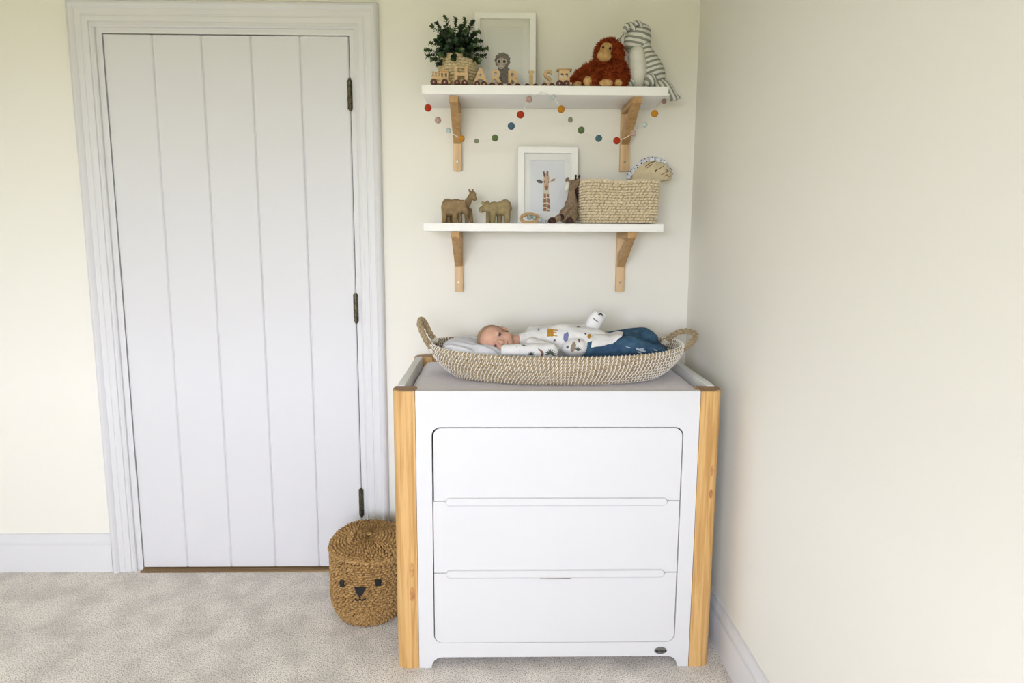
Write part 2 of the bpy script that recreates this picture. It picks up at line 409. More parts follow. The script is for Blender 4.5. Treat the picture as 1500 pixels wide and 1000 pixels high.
# changing mat lying in the tray
bm = bmesh.new(); nx, ny = 60, 36; G = []
for j in range(ny + 1):
    row = []
    for i in range(nx + 1):
        x = .033 + i / nx * .884; y = YF + .004 + j / ny * (YBK - .034 - YF - .004)
        ed = min(x - .033, .917 - x, y - YF - .004, YBK - .034 - y)
        z = .824 + .0225 * (1 - math.exp(-ed / .010)) + .0025 * noise.noise(Vector((x * 9, y * 9, 0)))
        if j == 0: z = .824
        row.append(bm.verts.new((x, y, z)))
    G.append(row)
for j in range(ny):
    for i in range(nx): bm.faces.new((G[j][i], G[j][i + 1], G[j + 1][i + 1], G[j + 1][i]))
bd_ = [e for e in bm.edges if e.is_boundary]
ex = bmesh.ops.extrude_edge_only(bm, edges=bd_)
for v in [q for q in ex['geom'] if isinstance(q, bmesh.types.BMVert)]: v.co.z = .813
tag(obj('changing_mat', bm, M['mat']), 'lilac grey padded changing mat lying in the dresser top', 'changing mat')

# ================================================================== woven things
M['straw'] = mat('seagrass_coil', (.27, .20, .115), .8, (.50, .40, .255), 140, (1, 1, 1), bump=.3, bscale=300, spec=.15)
M['stitch'] = mat('cream_stitch', (.88, .84, .76), .7, spec=.2)
M['rope'] = mat('seagrass_rope', (.28, .20, .11), .85, (.50, .40, .25), 200, bump=.3, bscale=400, spec=.15)
M['seagrass'] = mat('golden_seagrass', (.20, .105, .035), .75, (.54, .335, .13), 170, bump=.3, bscale=420, spec=.25)
M['sgshade'] = mat('seagrass_core_shade', (.09, .05, .018), .9)  # core coloured dark so the gaps between strands read as shade
M['paper'] = mat('cream_paper_rope', (.62, .51, .33), .8, (.80, .70, .52), 150, bump=.2, bscale=350, spec=.2)
M['papershade'] = mat('paper_core_shade', (.36, .27, .15), .9)  # shade between the paper ropes, painted into the wall under the weave
M['wicker'] = mat('pale_wicker', (.60, .47, .26), .75, (.74, .62, .40), 150, spec=.25)
M['wickshade'] = mat('wicker_core_shade', (.32, .23, .11), .9)  # pot wall darkened to stand in for shade behind the wicker
M['black_yarn'] = mat('black_yarn', (.015, .015, .016), .9)

def rope(bm, path, R, strands=3, pitch=.03, r=None, seg=7):
    r = r or R * .62; L = 0; acc = [0]
    for a, b in zip(path, path[1:]): L += (b - a).length; acc.append(L)
    for s in range(strands):
        pts = []; prev = None
        for i, p in enumerate(path):
            t = (path[min(i + 1, len(path) - 1)] - path[max(i - 1, 0)]).normalized()
            if prev is None:
                n = t.cross(Vector((0, 1, 0)));
                if n.length < .1: n = t.cross(Vector((1, 0, 0)))
            else: n = prev - t * prev.dot(t)
            n.normalize(); prev = n; bn = t.cross(n); a = acc[i] / pitch * 2 * PI + s * 2 * PI / strands
            pts.append(p + (n * math.cos(a) + bn * math.sin(a)) * (R - r * .75))
        tube(bm, pts, r, seg)
def grains(surf, rows, cols, fat=.55, depth=.5, twist=0.0, v0=0.0, v1=1.0, stagger=.5, jit=.1):
    """short twisted strand segments that lie over a basket wall surf(u, v)"""
    bm = bmesh.new(); e = 1e-3
    for j in range(rows):
        v = v0 + (j + .5) / rows * (v1 - v0)
        for i in range(cols):
            u = (i + (stagger if j % 2 else 0) + random.uniform(-jit, jit)) / cols
            c = surf(u, v); du = surf(u + .5 / cols, v) - surf(u - .5 / cols, v)
            dv = surf(u, min(1, v + .5 / rows * (v1 - v0))) - surf(u, max(0, v - .5 / rows * (v1 - v0)))
            n = du.cross(dv)
            if n.length < 1e-12: continue
            n.normalize(); L = du.length * .62; H = max(dv.length, .0015) * fat; t = du.normalized(); w = dv.normalized()
            a = twist + random.uniform(-.12, .12); t, w = t * math.cos(a) + w * math.sin(a), w * math.cos(a) - t * math.sin(a)
            D = H * depth * 2; rings = []
            for s, k in ((-.8, .55), (0, 1.0), (.8, .55)):
                rings.append([bm.verts.new(c + t * (L * s) + w * (H * k * cw) + n * (D * k * cn)) for cw, cn in ((1, 0), (.5, .8), (-.5, .8), (-1, 0))])
            A0 = bm.verts.new(c - t * L * 1.05); A1 = bm.verts.new(c + t * L * 1.05)
            for A, B in zip(rings, rings[1:]):
                for k in range(3): bm.faces.new((A[k], A[k + 1], B[k + 1], B[k]))
            for k in range(3):
                bm.faces.new((A0, rings[0][k + 1], rings[0][k])); bm.faces.new((A1, rings[-1][k], rings[-1][k + 1]))
    return bm
def shell(surf, nu=64, nv=20, inset=0.0, closed_bottom=True):
    bm = bmesh.new(); rings = [[bm.verts.new(surf(i / nu, j / nv)) for i in range(nu)] for j in range(nv + 1)]
    for A, B in zip(rings, rings[1:]):
        for k in range(nu): bm.faces.new((A[k], A[(k + 1) % nu], B[(k + 1) % nu], B[k]))
    if closed_bottom: bm.faces.new(rings[0][::-1])
    return bm

def even(f, n=400):
    pts = [f(i / n, .5) for i in range(n + 1)]; acc = [0]
    for a, b_ in zip(pts, pts[1:]): acc.append(acc[-1] + (b_ - a).length)
    import bisect
    def g_(u, v):
        u %= 1; s = u * acc[-1]; k = max(0, min(n - 1, bisect.bisect(acc, s) - 1)); return f((k + (s - acc[k]) / max(1e-9, acc[k + 1] - acc[k])) / n, v)
    return g_
# ---- long oval changing basket on the mat
BC = Vector((.495, -.292, 0)); BZ0 = .851; ROWS = 9
def bsk(u, v):
    a = u * 2 * PI; k = math.sin(v * PI / 2) ** .9
    ax = .335 + (.408 - .335) * k; by = .165 + (.205 - .165) * k
    z = BZ0 + .004 + v * (.083 + .012 * abs(math.cos(a)) ** 4)
    e = .86
    cx = math.copysign(abs(math.cos(a)) ** e, math.cos(a)); sy = math.copysign(abs(math.sin(a)) ** e, math.sin(a))
    return BC + Vector((ax * cx, by * sy, z))
bse = even(bsk, 720)
bk = empty('changing_basket', 'long oval seagrass changing basket with cream stitching and rope handles', 'basket')
NB = 120; rr = .0055
for j in range(ROWS):
    v = j / (ROWS - 1); bm = bmesh.new()
    tube(bm, [bse(i / NB, v) for i in range(NB)], rr, 8, True, 1.0, Vector((0, 0, 1)))
    obj('coil', bm, M['straw'], bk)
bm = bmesh.new()      # coiled base
tube(bm, [Vector((BC.x + (.33 - .0125 * t / 60 * 1) * math.cos(t / 60 * 2 * PI) * (1 - t / 60 / 14), BC.y + .16 * math.sin(t / 60 * 2 * PI) * (1 - t / 60 / 14), BZ0 + .0055)) for t in range(60 * 13)], .0055, 6)
abox(bm, BC.x - .25, BC.x + .25, BC.y - .10, BC.y + .10, BZ0 + .001, BZ0 + .006)
obj('coiled_base', bm, M['straw'], bk)
bm = bmesh.new(); NS = 156
for j in range(ROWS):
    v = j / (ROWS - 1)
    for i in range(NS):
        u = (i + -.06 * j + random.uniform(-.08, .08)) / NS
        c = bse(u, v); t = (bse(u + .002, v) - bse(u - .002, v)).normalized(); up = Vector((0, 0, 1)); out = t.cross(up).normalized()
        pts = []
        for a in (-100, -60, -20, 20, 60, 100, 140, 180, 220):
            a_ = math.radians(a); q = c + out * math.cos(a_) * rr * 1.12 + up * math.sin(a_) * rr * 1.22 + t * (.0042 * a / 100 if a <= 100 else .0042)
            pts.append(q)
        tube(bm, pts, .00135, 4)
st = obj('stitching', bm, M['stitch'], bk); st['kind'] = 'stuff'
for pts in ([(640, 503, -.26), (631, 490, -.27), (622, 473, -.285), (617, 468, -.30), (615, 475, -.315), (621, 492, -.325), (630, 507, -.325), (634, 517, -.32)],
            [(972, 506, -.22), (979, 496, -.225), (992, 487, -.24), (1006, 484.5, -.26), (1017, 488, -.285), (1018, 495, -.31), (1009, 505, -.33), (997, 514, -.335), (990, 521, -.33)]):
    path = catmull([P(*p) for p in pts], 9)
    bm = bmesh.new(); rope(bm, path, .0090, 3, .052, .0052); h = tag(obj('handle', bm, M['rope'], bk), 'twisted rope handle')
    for p, q in ((path[2], path[5]), (path[-3], path[-6])):
        d = (q - p).normalized(); s = d.orthogonal().normalized(); w = d.cross(s); bm = bmesh.new()
        tube(bm, [p + d * (i / 12 * .0042) + (s * math.cos(i / 12 * 2 * PI) + w * math.sin(i / 12 * 2 * PI)) * .0105 for i in range(49)], .0017, 5)
        obj('lashing', bm, M['stitch'], h)

# ---- bear-face storage basket on the carpet
FC = Vector((-.140, -.268, 0)); FR = .130
def fb(u, v):
    a = u * 2 * PI; z = v * .240
    r = FR * (1.0 - .22 * max(0, 1 - z / .085) ** 2.4)
    z2 = z + (.012 * math.sin(a) * v)          # rim a little lower at the front
    return FC + Vector((r * math.cos(a), r * math.sin(a), .004 + z2))
ba = empty('storage_basket', 'round golden seagrass basket with lid and black stitched bear face', 'basket')
obj('basket_wall', shell(lambda u, v: FC + (fb(u, v) - FC) * 1.0, 64, 24), M['sgshade'], ba)
w_ = obj('weave', grains(fb, 27, 58, .60, .75, .22, jit=.25), M['seagrass'], ba); w_['kind'] = 'stuff'
def lid(u, v):
    a = u * 2 * PI; r = (FR + .001) * (1 - v * .985)
    z = .248 + .018 * math.sin(v * PI / 2) + .012 * math.sin(a) * (1 - v) + .004 * math.sin(3 * a + 1) * (1 - v)
    return FC + Vector((r * math.cos(a), r * math.sin(a), z + .004))
ld = obj('lid', shell(lid, 64, 14, closed_bottom=True), M['sgshade'], ba)
w_ = obj('lid_weave', grains(lid, 11, 54, .60, .7, .22, 0, .93, jit=.25), M['seagrass'], ld); w_['kind'] = 'stuff'
bm = bmesh.new(); rope(bm, [lid(i / 64, 0.0) + Vector((0, 0, -.002)) for i in range(65)], .0078, 3, .022); obj('lid_rim', bm, M['seagrass'], ld)
bm = bmesh.new(); ell(bm, FC + Vector((0, 0, .277)), (.012, .012, .006), u=12, v=8); obj('lid_knot', bm, M['seagrass'], ld)
bm = bmesh.new(); c = FC + Vector((-.045, -.012, .276))
rope(bm, [c + Vector((.010 * math.cos(a), .026 * math.cos(a), .026 * math.sin(a) - .004)) for a in [math.radians(k) for k in range(-15, 196, 10)]], .0080, 3, .022); obj('lid_handle', bm, M['seagrass'], ld)
def on_basket(px, py, off=.0035):
    d = (ROT @ Vector(((px - CX) / FPX, 1, -(py - CY) / FPX))).normalized(); o = CAM
    lo_ = Vector((o.x - FC.x, o.y - FC.y, 0)); dd = Vector((d.x, d.y, 0)); R = FR + off
    A = dd.dot(dd); B = 2 * lo_.dot(dd); C = lo_.dot(lo_) - R * R; t = (-B - math.sqrt(max(0, B * B - 4 * A * C))) / (2 * A)
    return o + d * t
def patch(name, poly, mat_, parent, off=.0085):
    bm = bmesh.new(); vs = [bm.verts.new(on_basket(x, y, off)) for x, y in poly]; f = bm.faces.new(vs)
    r = bmesh.ops.extrude_face_region(bm, geom=[f]); 
    for v in [q for q in r['geom'] if isinstance(q, bmesh.types.BMVert)]: v.co += (v.co - Vector((FC.x, FC.y, v.co.z))).normalized() * .002
    return obj(name, bm, mat_, parent, False)
patch('eye', [(498, 849.5), (503.5, 849), (504, 859), (498.5, 859.5)], M['black_yarn'], ba)
patch('eye', [(549.5, 848.5), (558, 848), (558.5, 857.5), (550, 858)], M['black_yarn'], ba)
patch('nose', [(519, 860), (536, 860), (534.5, 864), (531, 871), (526.5, 873.5), (523, 869), (521, 864)], M['black_yarn'], ba)
bm = bmesh.new()
for pl in ([(527, 873), (527.2, 878)], [(520, 876.5), (522.5, 879), (527, 878), (531, 879), (536, 876.5)]):
    tube(bm, catmull([on_basket(x, y, .0095) for x, y in pl], 4), .0022, 6)
obj('mouth', bm, M['black_yarn'], ba)

# ================================================================== SHELVES
def shelf(name, z0, z1, label):
    return tag(box(name, .0568, .852, -.2251, -.001, z0, z1, M['shelf'], None, .0015), label, 'shelf')
S1B, S1T = 1.7485, 1.7765; S2B, S2T = 1.3127, 1.3387
shelf('wall_shelf', S1B, S1T, 'white wall shelf carrying the wooden letter train')
shelf('wall_shelf', S2B, S2T, 'white wall shelf carrying the cream woven box basket')
def bracket(x0, x1, zs, zbot, zbrace, label):
    t = empty('shelf_bracket', label, 'bracket', 'wooden shelf brackets')
    box('wall_piece', x0, x1, -.022, -.0005, zbot, zs, M['beech'], t, .0012)
    box('arm', x0, x1, -.207, -.022, zs - .021, zs, mat_arm, t, .0012)
    bm = bmesh.new(); w = .0015
    pr = [(-.022, zbrace), (-.022, zbrace + .045), (-.160, zs - .021), (-.196, zs - .021)]
    A = [bm.verts.new((x0 + w, y, z)) for y, z in pr]; B = [bm.verts.new((x1 - w, y, z)) for y, z in pr]
    for i in range(4): bm.faces.new((A[i], A[(i + 1) % 4], B[(i + 1) % 4], B[i]))
    bm.faces.new(A); bm.faces.new(B[::-1])
    bmesh.ops.bevel(bm, geom=bm.edges[:], offset=.001, segments=1, affect='EDGES')
    obj('brace', bm, mat_brace, t)
    bm = bmesh.new(); c = Vector(((x0 + x1) / 2, -.0225, zbot + .033))
    tube(bm, [c, c + Vector((0, -.0012, 0))], .0042, 12); abox(bm, c.x - .003, c.x + .003, c.y - .0016, c.y - .001, c.z - .0006, c.z + .0006)
    obj('screw', bm, M['steel'], t)
mat_arm = wood('bracket_arm_wood', (.52, .32, .14), (.42, .24, .09), 'y', 60); mat_brace = wood('bracket_brace_wood', (.54, .34, .155), (.43, .25, .10), 'z', 60)
bracket(.1425, .1722, S1B - .0003, 1.5277, 1.6205, 'wooden bracket under the train shelf, below the potted plant')
bracket(.7405, .7722, S1B - .0003, 1.5287, 1.6215, 'wooden bracket under the train shelf, below the striped soft toy')
bracket(.1445, .1745, S2B - .0003, 1.0939, 1.1845, 'wooden bracket under the lower shelf, below the brown carved animals')
bracket(.7375, .7680, S2B - .0003, 1.0955, 1.1855, 'wooden bracket under the lower shelf, below the cream woven basket')

# ---- felt ball garland along the front edge of the upper shelf
felt = {k: mat('felt_' + k, c, .95, tuple(min(1, x * 1.25) for x in c), 300, bump=.3, bscale=500, spec=.05) for k, c in dict(
    red=(.38, .045, .02), pink=(.44, .30, .26), pale=(.45, .53, .50), mustard=(.46, .21, .028), sage=(.22, .23, .16), green=(.105, .155, .065), blue=(.065, .125, .17), teal=(.075, .15, .165), brown=(.25, .15, .12)).items()}
gl = empty('felt_ball_garland', 'string of coloured felt balls draped under the upper shelf edge', 'garland')
balls = [(627, 158, 5, 'red'), (641.5, 176, 4.5, 'pink'), (657, 191, 3.6, 'pale'), (676, 203, 4.7, 'mustard'), (698, 206.5, 3.4, 'sage'), (725, 202, 4.8, 'green'), (749, 184.5, 5.1, 'blue'), (762.5, 168, 5.2, 'red'), (775, 145.5, 4.6, 'pink'),
         (810, 142, 3.5, 'pale'), (822, 160, 5.1, 'mustard'), (835.5, 175.5, 3.6, 'sage'), (851.5, 190.5, 4.8, 'green'), (877, 202.5, 4.9, 'teal'), (903.5, 206, 5.1, 'red'), (927.5, 195, 4.2, 'pink'), (944.5, 182.7, 3.7, 'pale'), (959, 166.5, 5.0, 'mustard'), (972.5, 148.5, 3.6, 'brown')]
YG = -.232; pts = []
for px, py, r, c in balls:
    ctr = P(px, py, YG); bm = bmesh.new(); rad = r / 436
    for v in ell(bm, ctr, rad, u=18, v=12): v.co += (v.co - ctr) * .05 * noise.noise(v.co * 220)
    obj('felt_ball', bm, felt[c], gl)
    pts.append(ctr)
knot = [P(618.5, 138.5, YG), P(793, 136, YG), P(980, 139.5, YG)]
sp = [knot[0]] + pts[:9] + [knot[1]] + pts[9:] + [knot[2]]
bm = bmesh.new(); tube(bm, catmull(sp, 5), .0011, 6)
M['string'] = mat('cream_string', (.80, .77, .68), .8)
obj('string', bm, M['string'], gl)
for k in knot:
    bm = bmesh.new(); ell(bm, k + Vector((0, .0025, .003)), (.0035, .0035, .0035), u=10, v=8); obj('pin', bm, M['shelf'], gl)

# ================================================================== UPPER SHELF THINGS
ZU = S1T + .0002
# ---- picture frames
M['frame'] = mat('white_frame', (.92, .91, .87), .45); M['mount'] = mat('white_mount', (.92, .91, .87), .8); M['sheet'] = mat('print_paper', (.88, .87, .84), .8)
gm = bpy.data.materials.new('clear_glass'); gm.use_nodes = True; nt = gm.node_tree; nt.nodes.remove(nt.nodes['Principled BSDF'])
tr = nt.nodes.new('ShaderNodeBsdfTransparent'); gs = nt.nodes.new('ShaderNodeBsdfGlossy'); gs.inputs['Roughness'].default_value = .05
fr = nt.nodes.new('ShaderNodeFresnel'); fr.inputs[0].default_value = 1.45; mixs = nt.nodes.new('ShaderNodeMixShader')
nt.links.new(fr.outputs[0], mixs.inputs[0]); nt.links.new(tr.outputs[0], mixs.inputs[1]); nt.links.new(gs.outputs[0], mixs.inputs[2])
nt.links.new(mixs.outputs[0], nt.nodes['Material Output'].inputs[0]); M['glass'] = gm
def flat(parent, name, poly, mat_, y):
    bm = bmesh.new(); vs = [bm.verts.new((x, y, z)) for x, z in poly]; bm.faces.new(vs)
    return obj(name, bm, mat_, parent, False)
def oval(cx, cz, rx, rz, n=20, a0=0): return [(cx + rx * math.cos(i / n * 2 * PI + a0), cz + rz * math.sin(i / n * 2 * PI + a0)) for i in range(n)]
def picture(name, label, w, h, fw, mw, loc, lean):
    t = empty(name, label, 'picture frame'); t.location = loc; t.rotation_euler = (lean, 0, 0)
    plate('frame', [(-w / 2, 0), (w / 2, 0), (w / 2, h), (-w / 2, h)], [[(-w / 2 + fw, fw), (-w / 2 + fw, h - fw), (w / 2 - fw, h - fw), (w / 2 - fw, fw)]], M['frame'], t, -.022, 0, .001)
    plate('mount', [(-w / 2 + fw - .003, fw - .003), (w / 2 - fw + .003, fw - .003), (w / 2 - fw + .003, h - fw + .003), (-w / 2 + fw - .003, h - fw + .003)],
          [[(-w / 2 + mw, mw), (-w / 2 + mw, h - mw), (w / 2 - mw, h - mw), (w / 2 - mw, mw)]], M['mount'], t, -.0105, -.0085)
    sh = box('print', -w / 2 + fw, w / 2 - fw, -.0080, -.0070, fw, h - fw, M['sheet'], t)
    bm = bmesh.new(); abox(bm, -w / 2 + fw - .002, w / 2 - fw + .002, -.0135, -.0125, fw - .002, h - fw + .002); obj('glass', bm, M['glass'], t)
    box('backing', -w / 2 + fw - .002, w / 2 - fw + .002, -.0065, -.001, fw - .002, h - fw + .002, M['dark'], t)
    return t, sh
w1 = .212; f1, s1 = picture('picture_frame', 'white picture frame with a small grey monkey print', w1, .285, .020, .044, (.326, -.041, ZU), -.12)
M['mk1'] = mat('monkey_grey', (.13, .105, .09), .9, (.24, .20, .17), 160); M['mk2'] = mat('monkey_face', (.50, .39, .31), .9, (.42, .33, .27), 90)
M['mk3'] = mat('monkey_pale', (.62, .54, .46), .9)
def inv(f, px, py):   # photo pixel -> the leaning sheet's own x, z
    o = f.matrix_basis; n = o.to_3x3() @ Vector((0, -1, 0)); p0 = o @ Vector((0, -.0083, 0)); d = ROT @ Vector(((px - CX) / FPX, 1, -(py - CY) / FPX))
    q = CAM + d * ((p0 - CAM).dot(n) / d.dot(n)); l = o.inverted() @ q; return (l.x, l.z)
def pic_poly(f, sh, name, pts, m_, lift):
    return flat(sh, name, [inv(f, *p) for p in pts], m_, -.0083 - lift)
def pix_oval(cx, cy, rx, ry, n=18, a=0): return [(cx + rx * math.cos(t) * math.cos(a) - ry * math.sin(t) * math.sin(a), cy + rx * math.cos(t) * math.sin(a) + ry * math.sin(t) * math.cos(a)) for t in [i / n * 2 * PI for i in range(n)]]
bpy.context.view_layer.update()
tuft = [(736 + (10.8 + (1.2 if k % 2 else 0)) * math.cos(k / 22 * 2 * PI), 88.5 + (11 + (1.2 if k % 2 else 0)) * math.sin(k / 22 * 2 * PI)) for k in range(22)]
pic_poly(f1, s1, 'monkey_body', [(729, 97), (743, 97), (748, 103), (752, 113), (753, 126), (727, 126), (729, 112)], M['mk1'], 0)
pic_poly(f1, s1, 'monkey_head', tuft, M['mk1'], .0002)
pic_poly(f1, s1, 'monkey_face', pix_oval(734.5, 92.5, 6.2, 8.5), M['mk2'], .0004)
for ex in (731, 738.8):
    pic_poly(f1, s1, 'monkey_eye', pix_oval(ex, 90, 3.6, 4.0), M['mk3'], .0005); pic_poly(f1, s1, 'monkey_eye', pix_oval(ex, 90.2, 2.1, 2.4), M['ink'], .0006)
pic_poly(f1, s1, 'monkey_muzzle', pix_oval(734.2, 97.6, 3.6, 3.4), M['mk3'], .0006)
pic_poly(f1, s1, 'monkey_mouth', [(732, 98.6), (736.5, 98.6), (736, 99.3), (732.5, 99.3)], M['mk1'], .0007)

f2, s2 = picture('picture_frame', 'white picture frame with a brown giraffe print', .2125, .272, .022, .045, (.4795, -.045, S2T + .0002), -.12)
bpy.context.view_layer.update()
M['gf1'] = mat('giraffe_tan', (.58, .34, .20), .9, (.72, .55, .40), 120); M['gf2'] = mat('giraffe_brown', (.36, .15, .065), .9); M['gf3'] = mat('giraffe_dark', (.09, .06, .055), .9); M['gf4'] = mat('giraffe_cream', (.76, .68, .58), .9)
M['sheet2'] = mat('print_paper_cool', (.84, .85, .88), .8); s2.data.materials.clear(); s2.data.materials.append(M['sheet2'])
pic_poly(f2, s2, 'giraffe_neck', [(796, 268), (803, 268), (804.5, 285), (806, 308), (805, 310), (796, 309.5), (795, 308)], M['gf4'], 0)
for poly in ([(796.5, 284), (799.5, 283), (800, 289), (796.5, 290)], [(801, 284), (804, 284), (804.3, 289), (801, 288)], [(796, 291.5), (800, 290.5), (801, 296), (796, 297)], [(802, 290), (805, 291), (805, 298), (802, 296)],
             [(796, 298.5), (800.5, 297.5), (801, 303), (796, 303)], [(802, 299), (805.5, 300), (805.5, 306), (802, 305)], [(796, 304.5), (800.5, 304.5), (800.5, 309), (796, 309)], [(801.8, 306.5), (805, 307.5), (804.5, 309.5), (801.8, 309.5)]):
    pic_poly(f2, s2, 'giraffe_patch', poly, M['gf2'], .0002)
pic_poly(f2, s2, 'giraffe_head', [(796.5, 258), (799, 254), (803, 254), (804.5, 259), (804.2, 267), (803.5, 275), (802, 278), (798.5, 278), (797, 274), (796.3, 266)], M['gf1'], .0003)
pic_poly(f2, s2, 'giraffe_muzzle', [(797.5, 272), (803.2, 272), (802.5, 278), (798.5, 278)], M['gf2'], .0005)
pic_poly(f2, s2, 'giraffe_horn', [(795, 251.5), (797.6, 251), (798.8, 258), (796.8, 259)], M['gf3'], .0004); pic_poly(f2, s2, 'giraffe_horn', [(800.5, 250.5), (803.5, 251), (803, 258), (801, 258)], M['gf2'], .0004)
pic_poly(f2, s2, 'giraffe_ear', [(796, 266), (790, 262.5), (785.5, 264), (788.5, 268), (794, 268.5)], M['gf3'], .0003); pic_poly(f2, s2, 'giraffe_ear', [(804.5, 266), (809, 262), (815.5, 259.5), (813, 265), (808, 268)], M['gf4'], .0003)
pic_poly(f2, s2, 'giraffe_ear', [(806, 265.5), (810, 262.5), (813, 261.5), (811, 264.5)], M['gf3'], .0005)
for e in (797.3, 803.6): pic_poly(f2, s2, 'giraffe_eye', pix_oval(e, 266.5, .9, 1.1, 8), M['ink'], .0006)

# ---- potted plant
pt = empty('potted_plant', 'leafy dark green plant in a pale wicker pot', 'plant')
PC = P(671, 118, -.115); PC.z = ZU
def pot(u, v):
    a = u * 2 * PI; r = .047 + .016 * math.sin(min(1, v * 1.15) * PI * .75); return PC + Vector((r * math.cos(a), r * math.sin(a), .002 + v * .108))
p_ = obj('pot', shell(pot, 40, 12), M['wickshade'], pt)
w_ = obj('pot_weave', grains(pot, 11, 24, .62, .5, .0), M['wicker'], p_); w_['kind'] = 'stuff'
bm = bmesh.new(); rope(bm, [pot(i / 40, 1.0) for i in range(41)], .0055, 3, .02); obj('pot_rim', bm, M['wicker'], p_)
M['leaf'] = mat('dark_green_leaf', (.008, .022, .010), .4, (.030, .070, .022), 45, spec=.5); M['leaf2'] = mat('fresh_green_leaf', (.08, .13, .035), .45, (.035, .08, .022), 45, spec=.5); M['stem'] = mat('stem_green', (.06, .07, .03), .7)
def leaf(bm, base, d, n, L, Wd):
    d = d.normalized(); s = d.cross(n).normalized(); n = s.cross(d)
    prof_ = [(0, .12), (.25, .8), (.55, 1.0), (.82, .62), (1.0, .05)]; mid = []; le = []; ri = []
    for t, w in prof_:
        c = base + d * (L * t) - n * (L * .18 * t * t)
        mid.append(bm.verts.new(c - n * .0006)); le.append(bm.verts.new(c + s * Wd * w + n * (Wd * .25 * w))); ri.append(bm.verts.new(c - s * Wd * w + n * (Wd * .25 * w)))
    for k in range(4): bm.faces.new((le[k], mid[k], mid[k + 1], le[k + 1])); bm.faces.new((mid[k], ri[k], ri[k + 1], mid[k + 1]))
top = PC + Vector((0, 0, .105)); bs = bmesh.new(); bl = bmesh.new(); bl2 = bmesh.new()
rng = random.Random(11)
tips = [P(*p) for p in ((653, 26, -.10), (668, 28, -.14), (682, 30, -.11), (692, 33, -.09), (633, 38, -.10), (640, 34, -.15), (701, 47, -.10), (704, 60, -.09), (713, 72, -.12), (710, 82, -.14), (624, 74, -.12), (626, 82, -.10), (634, 88, -.15), (642, 93, -.17), (631, 63, -.14), (646, 46, -.18), (662, 48, -.19), (680, 52, -.20), (694, 66, -.19), (655, 70, -.21), (676, 74, -.215), (690, 82, -.2), (645, 80, -.2), (665, 86, -.205), (652, 40, -.07), (675, 40, -.06), (640, 58, -.06), (695, 50, -.06), (700, 88, -.16), (660, 62, -.2), (684, 44, -.17), (668, 60, -.21))]
for k in range(46):
    a = rng.uniform(0, 2 * PI); e_ = rng.uniform(-.15, 1.45); R_ = rng.uniform(.055, .085)
    tips.append(top + Vector((R_ * 1.1 * math.cos(a) * math.cos(e_), max(-.095, R_ * .95 * math.sin(a) * math.cos(e_)), R_ * 1.15 * math.sin(e_) + .012)))
for i, tip in enumerate(tips):
    c0 = top + Vector((rng.uniform(-.02, .02), rng.uniform(-.02, .02), -.012)); mid_ = c0.lerp(tip, .5) + Vector((0, 0, .015))
    path = catmull([c0, mid_, tip], 9); tube(bs, path, .0011, 5)
    for k, p in enumerate(path[3:]):
        d = (path[min(k + 4, len(path) - 1)] - path[k + 2]).normalized(); tgt = bl2 if (k > 11 and i % 2 == 0) else bl
        for s in range(3):
            a = rng.uniform(0, 2 * PI); o = d.orthogonal().normalized(); o2 = d.cross(o); rad = o * math.cos(a) + o2 * math.sin(a)
            leaf(tgt, p, d * .9 + rad, (d - rad * .3 + Vector((0, -.2, .4))).normalized(), rng.uniform(.0095, .014), rng.uniform(.0042, .0058))
obj('stems', bs, M['stem'], pt); o = obj('foliage', bl, M['leaf'], pt); o['kind'] = 'stuff'; o = obj('young_leaves', bl2, M['leaf2'], pt); o['kind'] = 'stuff'

# ---- wooden letter train
M['birch'] = wood('birch_ply', (.66, .46, .25), (.54, .35, .17), 'x', 50); M['wheel'] = mat('burgundy_wheel', (.075, .018, .016), .45, spec=.4)
def wheels(t, xs, y0, y1, z, r=.0098):
    for x in xs:
        for y in (y0, y1):
            bm = bmesh.new(); s = -1 if y == y0 else 1
            tube(bm, [Vector((x, y, z)), Vector((x, y + s * .004, z)), Vector((x, y + s * .006, z))], [r, r, r * .8], 18)
            wl = obj('wheel', bm, M['wheel'], t); bm = bmesh.new(); tube(bm, [Vector((x, y + s * .005, z)), Vector((x, y + s * .0075, z))], .0025, 8); obj('axle_pin', bm, M['birch'], wl)
def glyph(ch, size, depth):
    cu = bpy.data.curves.new('g', 'FONT'); cu.body = ch; cu.size = size; cu.extrude = depth / 2; cu.offset = size * .026; cu.align_x = 'CENTER'; cu.resolution_u = 4
    t = bpy.data.objects.new('t', cu); COL.objects.link(t); dg = bpy.context.evaluated_depsgraph_get(); dg.update()
    me = bpy.data.meshes.new_from_object(t.evaluated_get(dg)); bpy.data.objects.remove(t); bpy.data.curves.remove(cu); return me
LH = .0475
serifs = {'H': (-.38, .38), 'A': (-.40, .40), 'R': (-.28, .42), 'I': (0,)}
